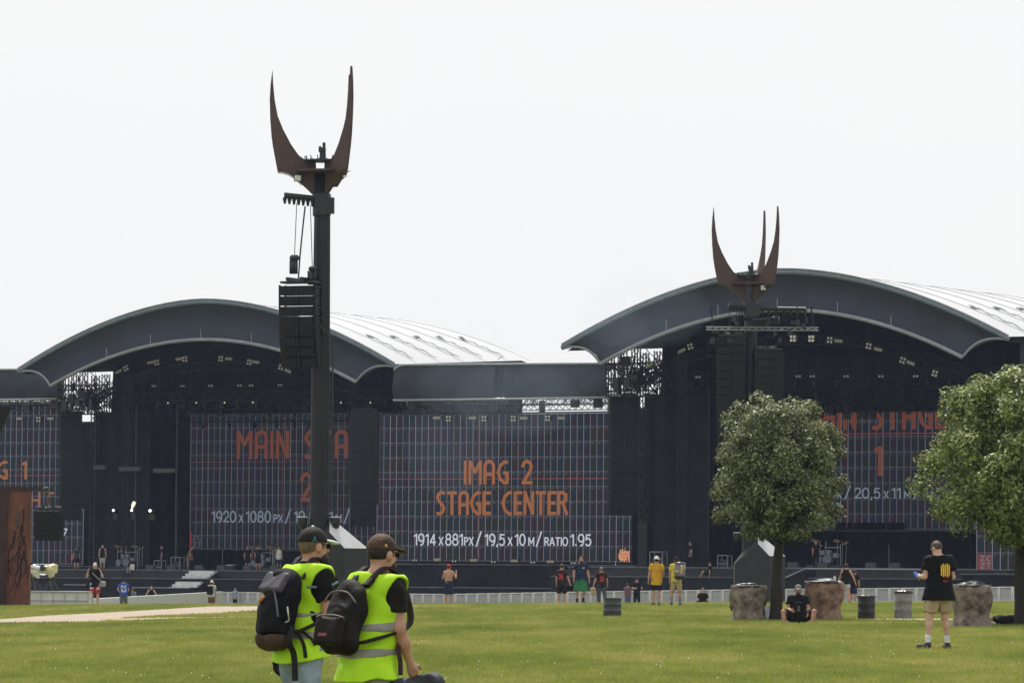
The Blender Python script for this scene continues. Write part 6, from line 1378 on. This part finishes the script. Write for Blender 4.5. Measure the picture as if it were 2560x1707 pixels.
for sg in (-1, 1):
    ribbon3(curve([lp(sg * .07, .07, .235), (J['sh', 1] + J['sh', 0]) / 2 + np.array([sg * .085, -.01, .112]), J['sh', 1 if sg > 0 else 0] + np.array([-sg * .07, .09, .062]), J['sh', 1 if sg > 0 else 0] + np.array([-sg * .05, .165, -.10]), J['sh', 1 if sg > 0 else 0] + np.array([-sg * .0, .125, -.25]), np.array([sg * .205, -.02, 1.10]), lp(sg * .15, .05, -.15)], 7), .052, .016, (1, -.2, 0)).build('strap', WEB if sg < 0 else mat('strap_maroon_black', (.020, .010, .013), .8, .2, 30, .3), bp, True)
ribbon3(curve([J['sh', 1] + np.array([-.005, .10, -.27]), np.array([.222, .05, 1.02]), np.array([.235, .055, .93]), np.array([.232, .06, .84])], 6), .030, .008, (.3, 1, 0)).build('hanging_strap', WEB2, bp)
# jacket hanging from the hand
wh = J['wr', 1] + J['fa', 1] * .10
jk = thing('jacket', 'dark blue jacket bundled in the hand of the walker with the brown cap', 'jacket', L2, rz2)
d = Sdf(.05); d.ell(wh + np.array([.02, .10, -.055]), (.085, .13, .085)); d.ell(wh + np.array([.0, -.115, -.075]), (.085, .125, .080)); d.ell(wh + np.array([.02, .0, -.20]), (.12, .25, .16)); d.ell(wh + np.array([.02, .02, -.38]), (.11, .22, .16)); d.wr = (.009, 14, 31); d.build('cloth', mat('jacket_navy', (.030, .034, .050), .75, .25, 5, .4), jk, .010)
d = Sdf(.03); d.rbox(wh + np.array([.05, -.245, -.085]), (.10, .13, .05), .02); d.build('white_panel', mat('panel_white', (.60, .60, .58), .6, .1, 9), jk, .009)
b = B(); [b.tube([wh + np.array([.105, -.30 + k * .05, -.06]), wh + np.array([.0, -.29 + k * .05, -.055])], .007, 5) for k in range(3)]; b.build('trim', WEB, jk)

# ================================================================== STAGE DRESSING
stg = mat('stair_grey', (.62, .63, .62), .6, .1, 4)
a0 = L.hit(480, 1429, -1.0); a1 = L.hit(543, 1429, -1.0)
st = frame_thing(L, 'staircase', 'pale grey staircase descending from the left stage', 'stairs', (a0[0] + a1[0]) / 2, -.62, 0); ws = a1[0] - a0[0]
for i in range(12):
    z = ZL - i * .19; B().box((0, -.62 - i * .46, z - .10), (ws, .46, .19)).build('step', stg, st)
for sg in (-1, 1): b = B(); b.prism([(0, 0), (1, 0), (1, .1), (0, .1)], 0, .01) if False else None; q = B(); q._add([(sg * (ws / 2 + .06) + e, y, z) for e in (-.03, .03) for y, z in ((-.40, ZL - .1), (-.40, -1.2), (-5.9, -1.2), (-5.9, ZL - 2.2))], [(0, 1, 2, 3), (7, 6, 5, 4), (0, 3, 7, 4), (1, 5, 6, 2), (0, 4, 5, 1), (3, 2, 6, 7)]); q.build('side_plate', BLACKM, st)
for lab, x0, x1, y in (('low black riser left of the staircase foot with a pale edge', 330, 474, 1467), ('low black riser at the far left before the stage with a pale edge', 160, 215, 1460)):
    a = L.hit(x0, y, -5.2); e = L.hit(x1, y, -5.2); r_ = frame_thing(L, 'stage_riser', lab, 'riser', a[0], -5.2, 0); w_ = e[0] - a[0]
    B().box((w_ / 2, .6, (a[1] - 1.8) / 2), (w_, 1.2, a[1] + 1.8)).build('body', BLACKF, r_); B().box((w_ / 2, -.03, a[1] - .02), (w_, .06, .06)).build('edge', mat('edge_pale', (.30, .31, .33), .5, .1, 4), r_)
rp = RS.hit(1965, 1443, -3.2); rq = RS.hit(2014, 1421, -3.2)
r_ = frame_thing(RS, 'ramp', 'black ramp with a pale slanted edge right of the round tree trunk', 'ramp', rp[0], -3.2, 0); wq = rq[0] - rp[0]
q = B(); q.prism([(0, -1.4), (wq, -1.4), (wq, rq[1]), (0, rp[1])], 0, 1.4); q.build('body', BLACKF, r_); B().tube([(0, -.04, rp[1]), (wq, -.04, rq[1]), (wq + 9, -.04, rq[1])], .05, 6).build('edge', TUBE, r_)
def drumkit(fr, label, x, y, yl, zd, bass):
    p = on_deck(fr, x, y, yl, zd); t = thing('drum_kit', label, 'drum kit', p, -fr.a); chrome = mat('chrome_dull', (.45, .46, .48), .3, .1, 9, metal=.8); shell = mat('drum_shell', (.16, .18, .23), .35, .3, 6); brass = mat('cymbal_brass', (.42, .36, .20), .35, .2, 6, metal=.7)
    B().box((0, .9, -.0), (2.6, 2.0, .5)).build('riser', BLACKM, t)
    def cyl(nm, c, ax, r, l, m): a = np.array(c); B().tube([a - np.array(ax) * l / 2, a + np.array(ax) * l / 2], r, 20).build(nm, m, t)
    cyl('bass_drum', (bass, .3, .58), (0, 1, 0), .30, .45, shell); cyl('bass_drum', (bass - .66, .4, .52), (.2, 1, 0), .26, .4, shell)
    for dx, z, r in ((-.45, .98, .17), (-.05, 1.02, .17), (.42, .80, .21)): cyl('tom', (bass + dx, .5, z), (0, .2, 1), r, .28, shell)
    b = B()
    for dx in (-1.0, -.7, -.3, .5, .85, 1.1): b.tube([(dx, .6, .25), (dx + .05, .55, 1.75)], .018, 5)
    b.tube([(-.2, .25, 1.32), (.9, .25, 1.32)], .022, 5).tube([(.9, .25, .25), (.9, .25, 1.55)], .022, 5); b.build('stands', chrome, t)
    for dx, z, tl in ((-1.0, 1.75, .3), (-.7, 1.4, -.2), (.5, 1.75, .25), (1.1, 1.6, -.3)):
        o = B().lathe([(.02, .03), (.23, 0), (.235, -.01), (.02, .0)], n=18).build('cymbal', brass, t); o.location = (dx, .55, z); o.rotation_euler = (R(18), tl, 0)
drumkit(RS, 'drum kit with silver stands on the right stage', 2064, 1410, 3.0, ZR, .05)
drumkit(L, 'drum kit with silver stands on the left stage behind the two people in black', 650, 1421, 4.5, ZL, 0)
drumkit(L, 'dim drum kit in the dark at the back left of the left stage', 312, 1421, 7.0, ZL, 0)
def wedge(fr, label, x, yl, zd, g='floor monitors along the stage edge'):
    t = thing('floor_monitor', label, 'monitor', on_deck(fr, x, 1420, yl, zd), -fr.a, g); b = B(); b._add([(sx, y, z) for sx in (-.33, .33) for y, z in ((-.25, 0), (.25, 0), (.25, .14), (-.08, .40), (-.25, .34))], [(0, 1, 2, 3, 4), (9, 8, 7, 6, 5), (0, 5, 6, 1), (1, 6, 7, 2), (2, 7, 8, 3), (3, 8, 9, 4), (4, 9, 5, 0)]); b.build('cabinet', mat('wedge_grey', (.055, .058, .066), .6, .2, 6), t)
for i, x in enumerate((378, 432, 500, 556, 622, 690)): wedge(L, 'grey wedge floor monitor along the left stage edge', x, -.1, ZL)
for i, x in enumerate((1642, 1985, 2060, 2180, 2240)): wedge(RS, 'grey wedge floor monitor along the right stage edge', x, -.1, ZR, 'floor monitors along the right stage edge')
def rack(fr, label, x, y, yl, zd, w, h):
    t = thing('equipment_rack', label, 'rack', on_deck(fr, x, y, yl, zd), -fr.a); b = B(); [b.box((sx * w / 2, sy * .3, h / 2), (.05, .05, h)) for sx in (-1, 1) for sy in (-1, 1)]; b.box((0, 0, h), (w, .65, .06)).box((0, -.3, h * .35), (w, .05, .05)); b.build('frame', mat('rack_grey', (.22, .23, .25), .5, .1, 5), t); B().box((0, .05, h * .38), (w * .8, .45, h * .62)).build('case', mat('case_dark', (.04, .042, .05), .6, .3, 5), t, bevel=.02)
rack(L, 'open metal equipment rack left of the staircase', 444, 1420, 1.5, ZL, .72, .95); rack(RS, 'tall metal equipment rack behind the person in the yellow T-shirt', 1646, 1415, 1.5, ZR, .9, 1.0); rack(RS, 'small metal equipment rack left of the second horned tower', 1812, 1415, 2.5, ZR, .7, .8); rack(L, 'stacked equipment rack beside the shadowy person on the left stage', 400, 1420, 1.4, ZL, .6, .7)
q = on_deck(L, 577, 1421, 1.0, ZL); t = thing('pale_case', 'flat pale case lying on the left stage right of the stairs', 'case', q, -L.a); B().box((0, 0, .42), (.55, .4, .07)).build('lid', mat('case_pale', (.40, .41, .43), .5, .1, 6), t); B().box((0, 0, .19), (.5, .38, .36)).build('body', mat('case_dark', (.04, .042, .05)), t)
for lab, x, y, yl, fr, z in (('thin microphone stand right of the staircase', 556, 1420, .3, L, ZL), ('thin microphone stand left of the person in the white shirt', 683, 1421, .3, L, ZL), ('thin microphone stand beside the black jersey print on the right stage', 2222, 1416, .5, RS, ZR)):
    t = thing('microphone_stand', lab, 'microphone stand', on_deck(fr, x, y, yl, z), -fr.a); B().lathe([(.14, 0), (.14, .02), (.02, .04)], n=12).build('base', BLACKM, t); B().tube([(0, 0, .02), (0, 0, 1.5)], .016, 6).build('pole', mat('stand_grey', (.16, .17, .19), .4, .1, 5), t); B().tube([(0, 0, 1.5), (0, -.10, 1.62)], [.018, .035], 8).build('microphone', BLACKM, t)

# ================================================================== HAZE
def haze():
    b = B(); b.box((0, 715, 13.5), (2900, 1650, 33)); o = b.build('haze', None); M = bpy.data.materials.new('haze_air'); M.use_nodes = True; t = M.node_tree; t.nodes.clear()
    out = t.nodes.new('ShaderNodeOutputMaterial'); v = t.nodes.new('ShaderNodeVolumePrincipled'); v.inputs['Color'].default_value = (.58, .72, 1.0, 1); v.inputs['Density'].default_value = .000088; v.inputs['Anisotropy'].default_value = .35
    t.links.new(v.outputs[0], out.inputs['Volume']); o.data.materials.clear(); o.data.materials.append(M); tag(o, kind='stuff')
haze()
def smoke(x, y, d, r, dens):
    q = at(x, y, d); o = B().ball((0, 0, 0), 1, 24).build('smoke', None, None, True); o.location = [float(v) for v in q]; o.scale = r
    M = bpy.data.materials.new('smoke_air'); M.use_nodes = True; t = M.node_tree; t.nodes.clear(); out = t.nodes.new('ShaderNodeOutputMaterial'); v = t.nodes.new('ShaderNodeVolumePrincipled')
    v.inputs['Color'].default_value = (.66, .80, 1, 1); v.inputs['Density'].default_value = dens * .95; t.links.new(v.outputs[0], out.inputs['Volume']); o.data.materials.clear(); o.data.materials.append(M); tag(o, kind='stuff')
for a in ((1290, 1000, 312, (4.2, 3, 2.6), .010), (1170, 965, 315, (3.6, 3, 1.9), .008), (1400, 955, 306, (3.0, 3, 1.7), .008), (1600, 775, 284, (4.2, 3, 2.4), .010), (1530, 830, 286, (2.4, 3, 1.6), .008), (1130, 1120, 316, (3.2, 3, 3.4), .006)): smoke(*a)
